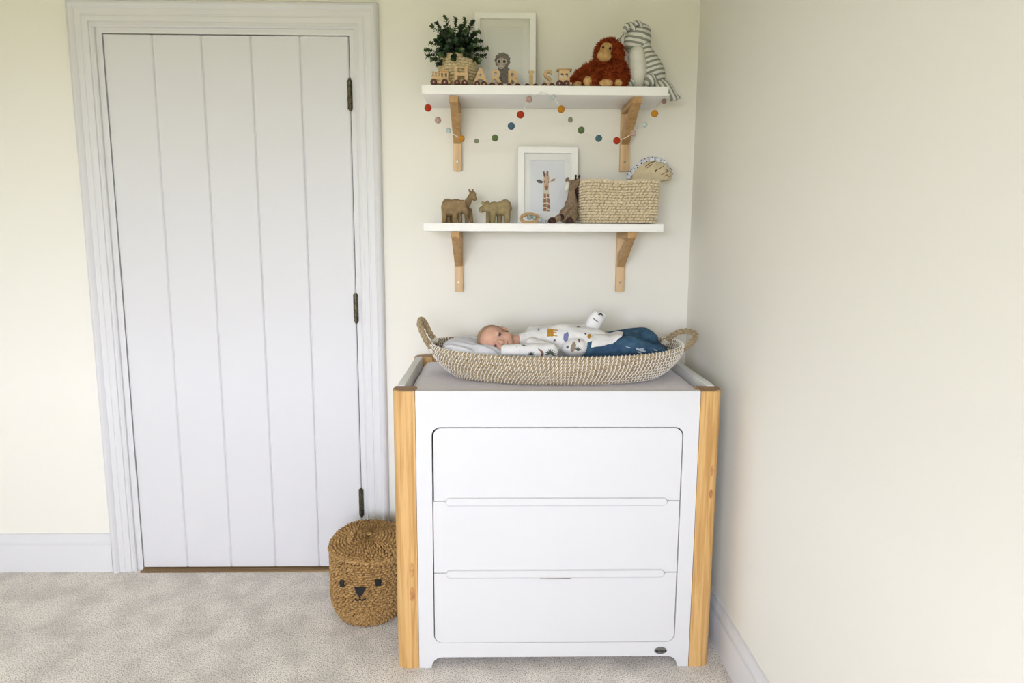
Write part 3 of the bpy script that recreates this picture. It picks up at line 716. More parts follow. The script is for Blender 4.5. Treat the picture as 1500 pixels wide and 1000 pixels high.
def letter_car(ch, wx, y, py, label):
    x0 = P(wx[0], py, y).x; x1 = P(wx[1], py, y).x; xc = (x0 + x1) / 2; hw = max(.019, (x1 - x0) / 2 + .011)
    t = empty('letter_wagon', label, 'toy train', 'wooden letter train wagons')
    box('chassis', xc - hw, xc + hw, y - .012, y + .012, ZU + .0085, ZU + .0155, M['birch'], t, .0012)
    wheels(t, (x0, x1), y - .0125, y + .0125, ZU + .0099)
    me = glyph(ch, LH / .70, .010)
    for v in me.vertices: v.co = Vector((xc + v.co.x * (1.0 if ch != 'I' else 1.25), y - v.co.z, ZU + .0152 + v.co.y))
    bm = bmesh.new(); bm.from_mesh(me); bpy.data.meshes.remove(me)
    for s in serifs.get(ch, ()):
        c = xc + s * LH * .62; sw = .0062 if ch == 'H' else .009
        abox(bm, c - sw, c + sw, y - .0046, y + .0046, ZU + .0150, ZU + .0192)
        if ch in 'HI' or (ch == 'R' and s < 0): abox(bm, c - sw, c + sw, y - .0046, y + .0046, ZU + .0152 + LH - .0052, ZU + .0152 + LH - .0008)
    obj('letter', bm, M['birch'], t, False)
    bm = bmesh.new(); tube(bm, [Vector((xc + hw - .002, y, ZU + .012)), Vector((xc + hw + .006, y, ZU + .012))], .003, 8); obj('coupling', bm, M['steel'], t)
letter_car('H', (670, 681), -.196, 119, 'wooden train wagon carrying the letter H')
letter_car('A', (699, 709), -.178, 121, 'wooden train wagon carrying the letter A')
letter_car('R', (721, 733), -.160, 123, 'wooden train wagon with letter R, next to the letter A wagon')
letter_car('R', (746, 758), -.152, 124, 'wooden train wagon with letter R, next to the letter I wagon')
letter_car('I', (772, 784), -.150, 125, 'wooden train wagon carrying the letter I')
letter_car('S', (797, 808), -.160, 124, 'wooden train wagon carrying the letter S')
# engine
t = empty('train_engine', 'wooden toy engine with small chimneys leading the letter train', 'toy train', None)
ex0, ex1 = P(631, 119, -.2).x, P(657, 119, -.2).x; y = -.196
box('chassis', ex0, ex1 + .006, y - .012, y + .012, ZU + .0085, ZU + .0165, M['birch'], t, .0012)
wheels(t, (P(636, 119, y).x, P(652, 119, y).x), y - .0125, y + .0125, ZU + .0108, .0106)
xm = ex0 + (ex1 - ex0) * .52
bm = bmesh.new(); tube(bm, [Vector((ex0 + .003, y, ZU + .026)), Vector((xm, y, ZU + .026))], .0098, 16); obj('boiler', bm, M['birch'], t)
for xx, hh in ((ex0 + .007, .013), (ex0 + .017, .010), (ex0 + .026, .010)):
    bm = bmesh.new(); tube(bm, [Vector((xx, y, ZU + .033)), Vector((xx, y, ZU + .034 + hh * .6)), Vector((xx, y, ZU + .034 + hh))], [.0028, .0030, .0045], 12); obj('chimney', bm, M['birch'], t)
def cab(t, x0, x1, y, z0, z1, over):
    wz = (z0 + z1) / 2 + .003; hw = (x1 - x0)
    plate('cab', [(x0, z0), (x1, z0), (x1, z1), (x0, z1)], [rrect(x0 + hw * .16, x0 + hw * .40, wz - .006, wz + .006, .0015, 3)[::-1], rrect(x0 + hw * .60, x0 + hw * .84, wz - .006, wz + .006, .0015, 3)[::-1]], M['birch'], t, y - .011, y + .011, .0004)
    box('roof', x0 - over, x1 + over, y - .014, y + .014, z1, z1 + .005, mat_arm, t, .0015)
cab(t, xm, ex1, y, ZU + .0165, ZU + .045, .002)
# caboose
t = empty('train_caboose', 'wooden toy guard van with overhanging roof behind the letter S wagon', 'toy train'); y = -.192
ca, cb = P(818.5, 119, y).x, P(834, 119, y).x
box('chassis', ca - .006, cb + .008, y - .012, y + .012, ZU + .0085, ZU + .0155, M['birch'], t, .0012)
wheels(t, (P(819, 119, y).x, P(829, 119, y).x), y - .0125, y + .0125, ZU + .0108, .0106)
cab(t, ca, cb, y, ZU + .0155, ZU + .053, .007)

# ---- soft toys
M['fur'] = mat('rust_fur', (.20, .030, .009), .95, (.38, .080, .020), 70, bump=.6, bscale=180, spec=.05); M['skin_plush'] = mat('tan_plush', (.46, .27, .095), .95, (.58, .37, .16), 90, spec=.05)
M['button'] = mat('black_button', (.01, .01, .01), .15)
def tufts(src, n, L, r, mat_, parent, seed=1, keep=None):
    rg = random.Random(seed); me = src.data; bm = bmesh.new(); polys = me.polygons; done = 0
    areas = []; s = 0
    for p in polys: s += p.area; areas.append(s)
    import bisect
    while done < n:
        p = polys[min(len(polys) - 1, bisect.bisect(areas, rg.random() * s))]; c = p.center
        done += 1
        if keep and not keep(c): continue
        d = (p.normal + Vector((rg.uniform(-.7, .7), rg.uniform(-.7, .7), rg.uniform(-.9, .4)))).normalized(); a = d.orthogonal().normalized(); b_ = d.cross(a); l = L * rg.uniform(.6, 1.2)
        base = [bm.verts.new(c - d * .001 + (a * math.cos(k) + b_ * math.sin(k)) * r) for k in (0, 2.1, 4.2)]; tip = bm.verts.new(c + d * l)
        for k in range(3): bm.faces.new((base[k], base[(k + 1) % 3], tip))
    o = obj('fur', bm, mat_, parent, False); o['kind'] = 'stuff'; return o
ap = empty('orangutan_toy', 'fluffy rust orange ape soft toy sitting on the shelf', 'soft toy')
y = -.142
def Q(px, py, yy): return P(px, py, yy)
bm = bmesh.new()
ell(bm, Q(889, 109, y), (.060, .052, .052)); ell(bm, Q(891, 98, y), (.046, .042, .04)); ell(bm, Q(892, 80, y - .005), (.045, .042, .046))
for pts, r0, r1 in (([(868, 103, y - .01), (853, 111, y - .02), (843, 121, y - .03)], .024, .017), ([(908, 100, y), (912, 110, y - .02), (911, 121, y - .03)], .021, .017),
                    ([(874, 116, y - .02), (866, 120, y - .055)], .025, .018), ([(898, 117, y - .02), (893, 121, y - .06)], .026, .019), ([(906, 117, y - .01), (907, 121, y - .05)], .022, .017)):
    q = [Q(*p) for p in pts]
    for k in range(len(q) - 1): cap(bm, q[k], q[k + 1], r0 + (r1 - r0) * k / (len(q) - 1), r0 + (r1 - r0) * (k + 1) / (len(q) - 1))
for v in bm.verts: v.co.z = max(v.co.z, ZU + .001)
bd = blob('body', bm, .0045, M['fur'], ap, 4)
fc = Q(887, 77, y - .048)
tufts(bd, 4600, .014, .0030, M['fur'], bd, 3, lambda c: (c - fc).length > .022)
bm = bmesh.new(); ro = Euler((0, math.radians(14), 0)).to_matrix()
ell(bm, Q(887.5, 73, y - .040), (.020, .018, .024), ro); ell(bm, Q(885, 82, y - .047), (.024, .022, .019), ro); ell(bm, Q(890, 69, y - .044), (.018, .012, .014), ro)
blob('face', bm, .003, M['skin_plush'], ap, 5)
for ex, ey in ((893.8, 71), (883.5, 69.5)):
    bm = bmesh.new(); ell(bm, Q(ex, ey, y - .0605), .0042, u=12, v=8); obj('eye', bm, M['button'], ap)
bm = bmesh.new()
for nx in (884.5, 888.5): ell(bm, Q(nx, 77.5, y - .068), .0016, u=8, v=6)
obj('nostrils', bm, M['gf3'], ap)
for px, py, yy, r in ((861, 119.5, y - .066, (.015, .012, .017)), (888, 121.5, y - .078, (.023, .012, .0125)), (905, 121.5, y - .066, (.015, .012, .013)), (846, 123, y - .042, (.015, .012, .010))):
    bm = bmesh.new(); c = Q(px, py, yy); ell(bm, c, r); 
    for k in (-.5, 0, .5): ell(bm, c + Vector((k * r[0], -r[1] * .6, r[2] * .30 * (1 - abs(k)))), (r[0] * .30, r[1] * .5, r[2] * .45), u=10, v=8)
    for v in bm.verts: v.co.z = max(v.co.z, ZU + .0005)
    blob('paw', bm, .0025, M['skin_plush'], ap, 3)

M['knit'] = stripes('grey_white_stripe', (.26, .27, .235), (.70, .69, .62), 58, (.18, 0, 1), .45, .35)
M['knit2'] = stripes('grey_white_stripe_body', (.26, .27, .235), (.70, .69, .62), 62, (-.35, 0, 1), .45, .35)
M['knit3'] = stripes('grey_white_stripe_limb', (.26, .27, .235), (.70, .69, .62), 75, (1, .3, .75), .45, .5)
M['belly'] = mat('white_plush', (.72, .70, .63), .95, bump=.3, bscale=260, spec=.05)
dn = empty('dinosaur_toy', 'grey and white striped long necked soft toy with tail over the shelf end', 'soft toy'); y = -.110
bm = bmesh.new()
chain = [(933, 56, .042, 0), (935, 66, .041, 0), (938, 78, .040, .002), (943, 90, .046, .004), (947, 101, .054, .006), (949, 111, .060, .008), (949, 116, .060, .008)]
for (a, b_) in zip(chain, chain[1:]): cap(bm, Q(a[0], a[1], y + a[3]), Q(b_[0], b_[1], y + b_[3]), a[2], b_[2])
for v in bm.verts: v.co.z = max(v.co.z, ZU + .001); v.co.y = min(v.co.y, -.03)
blob('body', bm, .005, M['knit2'], dn, 5)
bm = bmesh.new()
ell(bm, Q(934, 57, y - .004), (.046, .044, .042)); ell(bm, Q(924, 62, y - .022), (.024, .026, .026)); ell(bm, Q(940, 47, y), (.030, .036, .026)); ell(bm, Q(930, 68, y - .01), (.036, .038, .024))
hd = blob('head', bm, .004, M['knit'], dn, 5)
bm = bmesh.new()
for c in ((932.5, 83, .028), (933.5, 98, .032), (934, 112, .033)): ell(bm, Q(c[0], c[1], y - .032), (c[2], .034, c[2] * 1.25))
for v in bm.verts: v.co.z = max(v.co.z, ZU + .001)
blob('belly', bm, .0045, M['belly'], dn, 6)
for ex, py_ in ((922.5, 43), (933.5, 41)):   # folded ears
    bm = bmesh.new(); c = Q(ex, py_, y - .03)
    tube(bm, catmull([c + Vector((-.016, 0, -.012)), c + Vector((-.012, -.004, .010)), c + Vector((.006, -.002, .014)), c + Vector((.016, .004, -.006))], 6), .0075, 10, False, 1.5)
    blob('ear', bm, .0025, M['knit3'], dn, 3)
bm = bmesh.new(); ell(bm, Q(939, 42.5, y - .036), .0032, u=12, v=8); obj('eye', bm, M['button'], dn)
bm = bmesh.new()
for k, (qx, qy) in enumerate(((903, 58), (905, 61), (908, 62))): tube(bm, catmull([Q(914, 50, y - .04), Q(910, 54, y - .042), Q(qx, qy, y - .044)], 5), .0008, 5)
obj('loose_thread', bm, M['gf3'], dn)
for c, r in (((952.5, 117, y - .062), .0205), ((924, 122, y - .05), .014)):
    bm = bmesh.new(); ctr = Q(*c); ell(bm, ctr, (r, r * 1.1, r * 1.05)); ell(bm, ctr + Vector((.006, .02, .004)), (r, r, r))
    for v in bm.verts: v.co.z = max(v.co.z, ZU + .0005)
    blob('foot', bm, .003, M['knit3'], dn, 4)
bm = bmesh.new()
tl = catmull([Q(962, 113, y + .005), Vector((.835, -.125, ZU + .026)), Vector((.866, -.128, ZU + .014)), Vector((.886, -.130, ZU - .010)), Vector((.912, -.132, ZU - .016))], 7)
rad = [.030 - .024 * (i / (len(tl) - 1)) ** 2.6 for i in range(len(tl))]
for p, r in zip(tl, rad):
    if p.x < .860: p.z = max(p.z, ZU + r * .75 + .001)
    ell(bm, p, (r, r, r * .85), u=14, v=8)
for v in bm.verts:
    if v.co.x > .830 and v.co.z < ZU: v.co.x = max(v.co.x, .8535)
for v in bm.verts:
    if v.co.x < .8545: v.co.z = max(v.co.z, ZU + .0005)
blob('tail', bm, .003, M['knit3'], dn, 3)

# ================================================================== LOWER SHELF THINGS
ZL = S2T + .0002
M['kraft'] = mat('kraft_papier', (.25, .17, .085), .85, (.34, .24, .13), 55, bump=.25, bscale=260, spec=.15); M['kraft2'] = mat('olive_kraft', (.27, .205, .10), .85, (.36, .28, .15), 55, bump=.25, bscale=260, spec=.15)
def quad_animal(name, label, prims, legs, m_):
    bm = bmesh.new()
    for c, r, a in prims: ell(bm, Q(*c), r, Euler((0, a, 0)).to_matrix())
    for (px, py, yy, r, pb) in legs:
        a = Q(px, py, yy); b_ = Q(pb, 326, yy); b_.z = ZL + r * .3; cap(bm, a, b_, r * 1.25, r)
    for v in bm.verts: v.co.z = max(v.co.z, ZL)
    o = blob(name, bm, .0024, m_, None, 3, .4); return tag(o, label, 'animal figure', 'brown carved animal figures')
y = -.150
a1 = quad_animal('buffalo_figure', 'brown carved animal figure with lowered head in front of the horse', [((658, 304, y), (.028, .021, .028), 0), ((668, 303, y), (.030, .021, .027), 0), ((655, 300, y), (.018, .018, .021), 0), ((676, 302, y - .004), (.019, .018, .022), .4), ((681, 308, y - .012), (.012, .013, .018), -.6), ((672, 294.5, y - .012), (.005, .007, .007), 0), ((680, 297, y - .014), (.005, .005, .007), 0)],
                  [(651, 308, y - .010, .0085, 650.5), (655, 308, y + .012, .0085, 656.5), (667, 310, y - .012, .0085, 666), (673, 310, y + .012, .008, 674)], M['kraft'])
y = -.098
a2 = quad_animal('horse_figure', 'brown carved horse figure with raised head and pricked ears', [((674, 304, y), (.032, .020, .023), 0), ((684, 298, y), (.013, .014, .026), .55), ((689, 289, y - .004), (.0105, .012, .019), .5), ((692.5, 284.5, y - .006), (.0125, .011, .0115), 0), ((694.8, 290, y - .006), (.0085, .009, .011), -.35), ((687.5, 278.5, y - .010), (.004, .004, .0065), 0), ((692.5, 278.8, y + .001), (.004, .004, .0065), 0)],
                  [(683, 308, y - .010, .0072, 684), (688, 308, y + .008, .0072, 691), (662, 308, y + .01, .0072, 661)], M['kraft'])
y = -.140
a3 = quad_animal('bear_figure', 'olive brown carved bear figure with round ears beside the picture frame', [((737, 305, y), (.031, .023, .026), 0), ((724, 305.5, y), (.026, .022, .024), 0), ((740, 301, y), (.021, .022, .021), 0), ((713, 303, y - .006), (.017, .017, .018), 0), ((705.5, 307, y - .012), (.011, .012, .011), .3), ((707, 297, y - .014), (.0055, .005, .0065), 0), ((714.5, 296.5, y - .010), (.006, .005, .007), 0)],
                  [(716, 311, y + .012, .0085, 715), (722, 311, y - .013, .009, 722), (732, 311, y + .012, .0085, 731), (743, 310, y - .012, .0092, 743)], M['kraft2'])

# ---- teether: wooden ring, wooden and silicone beads
te = empty('teething_ring', 'wooden teething ring threaded with blue grey beads', 'teether'); y = -.19
M['ringwood'] = wood('ring_wood', (.52, .33, .16), (.40, .24, .10), 'x', 40); M['bead1'] = mat('grey_green_bead', (.30, .34, .31), .5); M['bead2'] = mat('pale_blue_bead', (.36, .45, .50), .5); M['bead3'] = mat('speckled_bead', (.62, .63, .64), .5, (.25, .26, .28), 260)
rc = Vector((P(776, 321, y).x, y, ZL + .0165)); bm = bmesh.new()
tilt = Euler((math.radians(48), 0, 0)).to_matrix()
tube(bm, [rc + tilt @ Vector((.030 * math.cos(a), .0205 * math.sin(a), 0)) for a in [k / 36 * 2 * PI for k in range(36)]], .0056, 10, True); 
for v in bm.verts: v.co.z = max(v.co.z, ZL)
obj('ring', bm, M['ringwood'], te)
for px, py, r, m_, dy in ((775.5, 318, .0095, 'bead1', -.006), (783, 318.5, .0088, 'bead1', -.004), (787.5, 321.5, .0086, 'ringwood', -.004), (791.5, 322.5, .0092, 'bead2', -.008), (797, 323.8, .0082, 'bead3', -.012), (801, 325, .0070, 'bead3', -.004)):
    bm = bmesh.new(); c = P(px, py, y + dy); c.z = max(c.z, ZL + r * .9); ell(bm, c, (r * .85, r, r * .95), u=16, v=10); obj('bead', bm, M[m_], te)
bm = bmesh.new(); tube(bm, catmull([P(783, 319, y - .004), P(790, 322, y - .006), P(801, 325, y - .005)], 5), .0012, 6); obj('cord', bm, M['string'], te)

# ---- knitted giraffe toy
M['crochet'] = mat('brown_crochet', (.20, .14, .09), .95, (.34, .25, .17), 190, bump=.7, bscale=260, spec=.05); M['crochet2'] = mat('dark_brown_crochet', (.045, .026, .022), .95, (.085, .05, .04), 190, bump=.6, bscale=260, spec=.05)
gt = empty('giraffe_toy', 'sitting brown crochet giraffe toy with white muzzle', 'soft toy'); y = -.150
bm = bmesh.new()
ell(bm, Q(833, 315, y), (.033, .032, .032)); ell(bm, Q(837, 302, y), (.024, .025, .030)); ell(bm, Q(828, 318, y - .02), (.022, .022, .020))
cap(bm, Q(838, 300, y), Q(837.5, 278, y), .020, .0115); ell(bm, Q(840.5, 270, y), (.0165, .0155, .017)); ell(bm, Q(834.5, 270, y - .008), (.013, .013, .016)); ell(bm, Q(846, 266, y), (.010, .012, .012))
for v in bm.verts: v.co.z = max(v.co.z, ZL + .0005)
gb = blob('body', bm, .003, M['crochet'], gt, 4)
bm = bmesh.new(); ell(bm, Q(830.5, 272, y - .0125), (.0088, .010, .0165), Euler((0, .35, 0)).to_matrix()); ell(bm, Q(829.5, 276, y - .014), (.0085, .0095, .010)); blob('muzzle', bm, .002, M['belly'], gt, 4)
bm = bmesh.new(); ell(bm, Q(837, 268, y - .0185), .0021, u=10, v=8); obj('eye', bm, M['button'], gt)
for c, e in (((843, 263, y - .008), (843.5, 257.5, y - .008)), ((847.5, 263, y + .006), (848.5, 258, y + .006))):
    bm = bmesh.new(); tube(bm, [Q(*c), Q(*e)], .0028, 8); ell(bm, Q(*e), .0042, u=10, v=8); obj('horn', bm, M['crochet2'], gt)
bm = bmesh.new(); ell(bm, Q(831, 263, y + .004), (.006, .004, .009), Euler((0, .5, 0)).to_matrix()); obj('ear', bm, M['crochet'], gt)
bm = bmesh.new(); tube(bm, catmull([Q(845.5, 268, y + .010), Q(845.5, 282, y + .012), Q(844.5, 298, y + .02)], 6), [.006] * 13, 8); obj('mane', bm, M['crochet2'], gt)
for pts, r0, foot in (([(828, 314, y - .03), (818, 319, y - .05), (810.5, 323.5, y - .055)], .0115, 1), ([(842, 316, y - .028), (840, 321, y - .05), (836, 324, y - .06)], .0105, 0)):
    bm = bmesh.new(); q = [Q(*p) for p in pts]
    cap(bm, q[0], q[1], r0, r0 * .95); cap(bm, q[1], q[2], r0 * .95, r0 * .9)
    for v in bm.verts: v.co.z = max(v.co.z, ZL + .0005)
    lg = blob('leg', bm, .0026, M['crochet'], gt, 3)
    bm = bmesh.new(); ell(bm, q[2] + Vector((-.004, -.004, 0)), (.0135, .0125, .0125))
    for v in bm.verts: v.co.z = max(v.co.z, ZL + .0003)
    obj('hoof', bm, M['crochet2'], lg)
bm = bmesh.new(); q = [Q(*p) for p in ((838, 300, y - .022), (829, 308, y - .036), (823, 316, y - .045))]; cap(bm, q[0], q[1], .0085, .008); cap(bm, q[1], q[2], .008, .008); blob('arm', bm, .0026, M['crochet'], gt, 3)
bm = bmesh.new(); ell(bm, q[2] + Vector((-.002, -.003, -.004)), (.0095, .0095, .010)); obj('arm_hoof', bm, M['crochet2'], gt)

# ---- woven box basket with a folded cloth toy in it
wb = empty('box_basket', 'rectangular cream paper rope basket on the lower shelf', 'basket')
X0, X1 = P(852, 300, -.195).x, P(968, 300, -.195).x; hx = (X1 - X0) / 2; WC = Vector(((X0 + X1) / 2, -.115, ZL)); hy = .083
def wbx(u, v):
    a = u * 2 * PI; k = .95 + .05 * v; n = 5.0
    c, s = math.cos(a), math.sin(a); rr_ = (abs(c) ** n + abs(s) ** n) ** (-1 / n)
    return WC + Vector((hx * k * c * rr_, hy * k * s * rr_, .003 + v * .139 + .0025 * math.sin(a * 5) * v))
wbs = even(wbx)
obj('basket_wall', shell(wbs, 96, 10), M['papershade'], wb)
w_ = obj('weave', grains(wbs, 15, 62, .58, .8, .16, jit=.2), M['paper'], wb); w_['kind'] = 'stuff'
bm = bmesh.new(); rope(bm, [wbs(i / 96, 1.0) for i in range(97)], .0052, 3, .018); obj('rim', bm, M['paper'], wb)
M['beige_cloth'] = mat('beige_jersey', (.60, .50, .32), .95, (.67, .57, .40), 60, bump=.15, bscale=300, spec=.05)
sm = bpy.data.materials.new('spotted_cotton'); sm.use_nodes = True; nt = sm.node_tree; b = nt.nodes['Principled BSDF']; b.inputs['Roughness'].default_value = .9
tc = nt.nodes.new('ShaderNodeTexCoord'); vo = nt.nodes.new('ShaderNodeTexVoronoi'); vo.inputs['Scale'].default_value = 95; r = nt.nodes.new('ShaderNodeValToRGB'); e = r.color_ramp.elements
e[0].position = .28; e[0].color = (.035, .035, .055, 1); e[1].position = .34; e[1].color = (.70, .72, .78, 1)
nt.links.new(tc.outputs['Object'], vo.inputs['Vector']); nt.links.new(vo.outputs['Distance'], r.inputs[0]); nt.links.new(r.outputs[0], b.inputs['Base Color']); M['spots'] = sm
ct = empty('cloth_toy', 'rounded beige cloth toy with spotted frill sticking out of the box basket', 'soft toy')
y = -.118; cc = Q(951, 266, y)
bm = bmesh.new(); ell(bm, cc + Vector((.004, 0, 0)), (.070, .030, .074), Euler((0, .25, 0)).to_matrix(), 28, 18); ell(bm, Q(967, 258, y - .006), (.040, .026, .046)); ell(bm, cc + Vector((-.004, 0, -.06)), (.050, .030, .05))
for v in bm.verts:
    if v.co.z < ZL + .150: v.co.x = max(X0 + .012, min(v.co.x, X1 - .012))
ctb = blob('body', bm, .0035, M['beige_cloth'], ct, 5)
edge = [Q(*p) for p in ((920, 262, y), (922, 257, y), (930, 248.5, y), (939, 239, y), (949, 234.5, y), (960, 233.5, y), (970, 236.5, y), (977, 242, y), (982, 250, y), (984, 260, y))]
bm = bmesh.new(); pth = catmull(edge, 6)
for i, p in enumerate(pth): p.y += .005 * math.sin(i * 1.3); p.z += .0015 * math.sin(i * 2.1)
tube(bm, pth, [.0030 + .0062 * math.sin(min(1, (i + 3) / 14) * PI / 2) * (1 if i < 26 else max(.35, 1 - (i - 26) / 30)) for i in range(len(pth))], 10); obj('frill', bm, M['spots'], ct)
me = ctb.data; bv = BVHTree.FromPolygons([v.co.copy() for v in me.vertices], [list(p.vertices) for p in me.polygons])
def cast(bvh, px, py, off):
    d = (ROT @ Vector(((px - CX) / FPX, 1, -(py - CY) / FPX))).normalized(); h, n, i, dist = bvh.ray_cast(CAM, d)
    return None if h is None else h + n * off
M['brown_thread'] = mat('brown_thread', (.14, .065, .025), .9)
bm = bmesh.new()
for pl in ([(945, 245), (952, 239), (960, 236.5)], [(948, 246), (955, 240.5)], [(959, 250), (966, 247), (972, 243.5)], [(960, 252), (962, 248.5)], [(968, 256), (973, 254), (978, 251)], [(973, 258), (977, 256), (980, 259)], [(976, 248), (979, 252)]):
    pp = [cast(bv, x, yv, .0012) for x, yv in pl]; pp = [p for p in pp if p]
    if len(pp) > 1: tube(bm, catmull(pp, 4), .0012, 6)
obj('embroidery', bm, M['brown_thread'], ct)

# ================================================================== BABY IN THE BASKET
M['sheet_w'] = mat('lilac_white_muslin', (.72, .72, .77), .95, bump=.25, bscale=220, spec=.05)
# padded liner filling the basket floor
bm = bmesh.new()
def pad(u, v):
    a = u * 2 * PI; k = math.cos(v * PI / 2) ** .35 if v < 1 else 0
    return BC + Vector((.332 * k * math.cos(a), .153 * k * math.sin(a), BZ0 + .012 + .026 * math.sin(v * PI / 2)))
tag(obj('basket_mattress', shell(pad, 48, 10), M['sheet_w']), 'thin pale mattress lining the changing basket', 'mattress')
ZP = BZ0 + .038
# pillow: a rumpled muslin fold under the head
bm = bmesh.new()
ell(bm, P(690, 514, -.335), (.092, .095, .030), Euler((0, .16, 0)).to_matrix(), 28, 16); ell(bm, P(668, 510, -.29), (.048, .085, .030), Euler((0, -.12, 0)).to_matrix()); ell(bm, P(716, 519, -.39), (.060, .045, .026), Euler((0, .3, 0)).to_matrix()); ell(bm, P(685, 503, -.22), (.055, .05, .024))
for v in bm.verts: v.co.z = max(v.co.z, ZP + .0005)
pw = blob('muslin_pillow', bm, .004, M['sheet_w'], None, 6)
for v in pw.data.vertices:
    if v.co.z > ZP + .004: v.co.z += .0035 * math.sin(v.co.x * 95 + v.co.y * 150 + 2 * noise.noise(v.co * 18))
tag(pw, 'rumpled lilac white muslin pillow under the head in the basket', 'pillow')

M['skin'] = mat('baby_skin', (.60, .33, .235), .55, (.68, .41, .30), 40, spec=.3)
M['scalp'] = mat('fine_baby_hair', (.36, .235, .135), .75, (.46, .30, .19), 120, spec=.2)
bsub = M['skin'].node_tree.nodes['Principled BSDF']; bsub.inputs['Subsurface Weight'].default_value = .08; bsub.inputs['Subsurface Radius'].default_value = (.01, .004, .002)
# head frame: up (crown), left (baby's left ear, uppermost), n (face)
hu = Vector((-.92, .02, .38)).normalized(); hn = Vector((-.02, -.94, .26)); hn = (hn - hu * hn.dot(hu)).normalized(); hl = hu.cross(hn).normalized()
HM = Matrix((hl, hn, hu)).transposed()       # columns: left, face, up
HC = P(726, 500, -.325)
def H(l, n, u): return HC + hl * l + hn * n + hu * u
bm = bmesh.new()
ell(bm, H(0, -.008, .012), (.049, .060, .050), HM, 28, 18); ell(bm, H(0, .014, .016), (.042, .040, .040), HM)       # cranium, forehead
ell(bm, H(0, .018, -.022), (.036, .036, .036), HM); 
for s in (-1, 1): ell(bm, H(s * .020, .030, -.024), (.020, .020, .021), HM)                                           # cheeks
ell(bm, H(0, .036, -.046), (.015, .015, .012), HM); ell(bm, H(0, .030, -.040), (.024, .022, .016), HM)                # chin, jaw
ell(bm, H(0, .055, -.012), (.0062, .007, .011), HM, 12, 8); ell(bm, H(0, .0605, -.0185), (.0068, .0072, .0058), HM, 12, 8)   # nose
for s in (-1, 1): ell(bm, H(s * .0062, .0555, -.0195), (.0042, .0048, .0042), HM, 10, 8)
ell(bm, H(0, .0515, -.0315), (.0115, .006, .0032), HM, 12, 8); ell(bm, H(0, .0505, -.0360), (.0095, .006, .0034), HM, 12, 8)  # lips
for s in (-1, 1): ell(bm, H(s * .020, .044, .008), (.013, .007, .006), HM, 12, 8)                                     # brows
for s in (-1, 1):                                                                                                     # ears
    ell(bm, H(s * .049, -.014, -.012), (.0055, .011, .0165), HM, 14, 10); ell(bm, H(s * .052, -.017, -.010), (.004, .012, .015), HM, 14, 10)
NK = P(757, 501, -.310); cap(bm, H(0, -.010, -.030), NK, .028, .026)
SH = P(786, 503, -.300); PV = P(862, 510, -.300)
ell(bm, SH, (.055, .060, .042)); cap(bm, SH, P(825, 501, -.30), .046, .050); cap(bm, P(825, 501, -.30), PV, .050, .046)
RS, RE, RW, RH = P(779, 508, -.365), P(806, 515, -.415), P(766, 513, -.432), P(742, 514, -.425)
LS, LE, LW, LHd = P(782, 491, -.240), P(832, 485, -.235), P(866, 484, -.255), P(875, 466, -.263)
cap(bm, RS, RE, .024, .019); cap(bm, RE, RW, .019, .014); cap(bm, LS, LE, .024, .019); cap(bm, LE, LW, .019, .014)
def hand(bm, w, tip, up):
    d = (tip - w).normalized(); s = d.cross(up).normalized(); up = s.cross(d); c = w + d * .020
    ell(bm, c, (.016, .010, .018), Matrix((s, up, d)).transposed(), 14, 10)
    for k, L in zip((-1.1, -.38, .38, 1.1), (.013, .016, .015, .012)):
        a = c + s * k * .009 + d * .013; b_ = a + d * L * .6 - up * .004; e_ = b_ + d * L * .3 - up * .008; cap(bm, a, b_, .0042, .004); cap(bm, b_, e_, .004, .0036)
    a = c - s * .013 + d * .002; b_ = a - s * .008 + d * .010; cap(bm, a, b_, .0048, .0042); cap(bm, b_, b_ + d * .009 - up * .003, .0042, .0038)
hand(bm, RW, RH, Vector((0, -1, .3))); hand(bm, LW, LHd, Vector((-.5, -1, 0)))
NHip, NKn, NFt = P(868, 514, -.345), P(925, 508, -.385), P(962, 518, -.355)
FHip, FKn, FFt = P(868, 508, -.255), P(940, 497, -.250), P(962, 514, -.255)
for h_, k_, f_ in ((NHip, NKn, NFt), (FHip, FKn, FFt)):
    cap(bm, h_, k_, .036, .027); cap(bm, k_, f_, .026, .017); ell(bm, f_ + Vector((.008, 0, -.002)), (.020, .014, .018))
for v in bm.verts: v.co.z = max(v.co.z, ZP + .001)
baby = blob('person', bm, .0026, M['skin'], None, 3, .45)
tag(baby, 'baby lying in the basket in white printed top, face turned sideways', 'person')
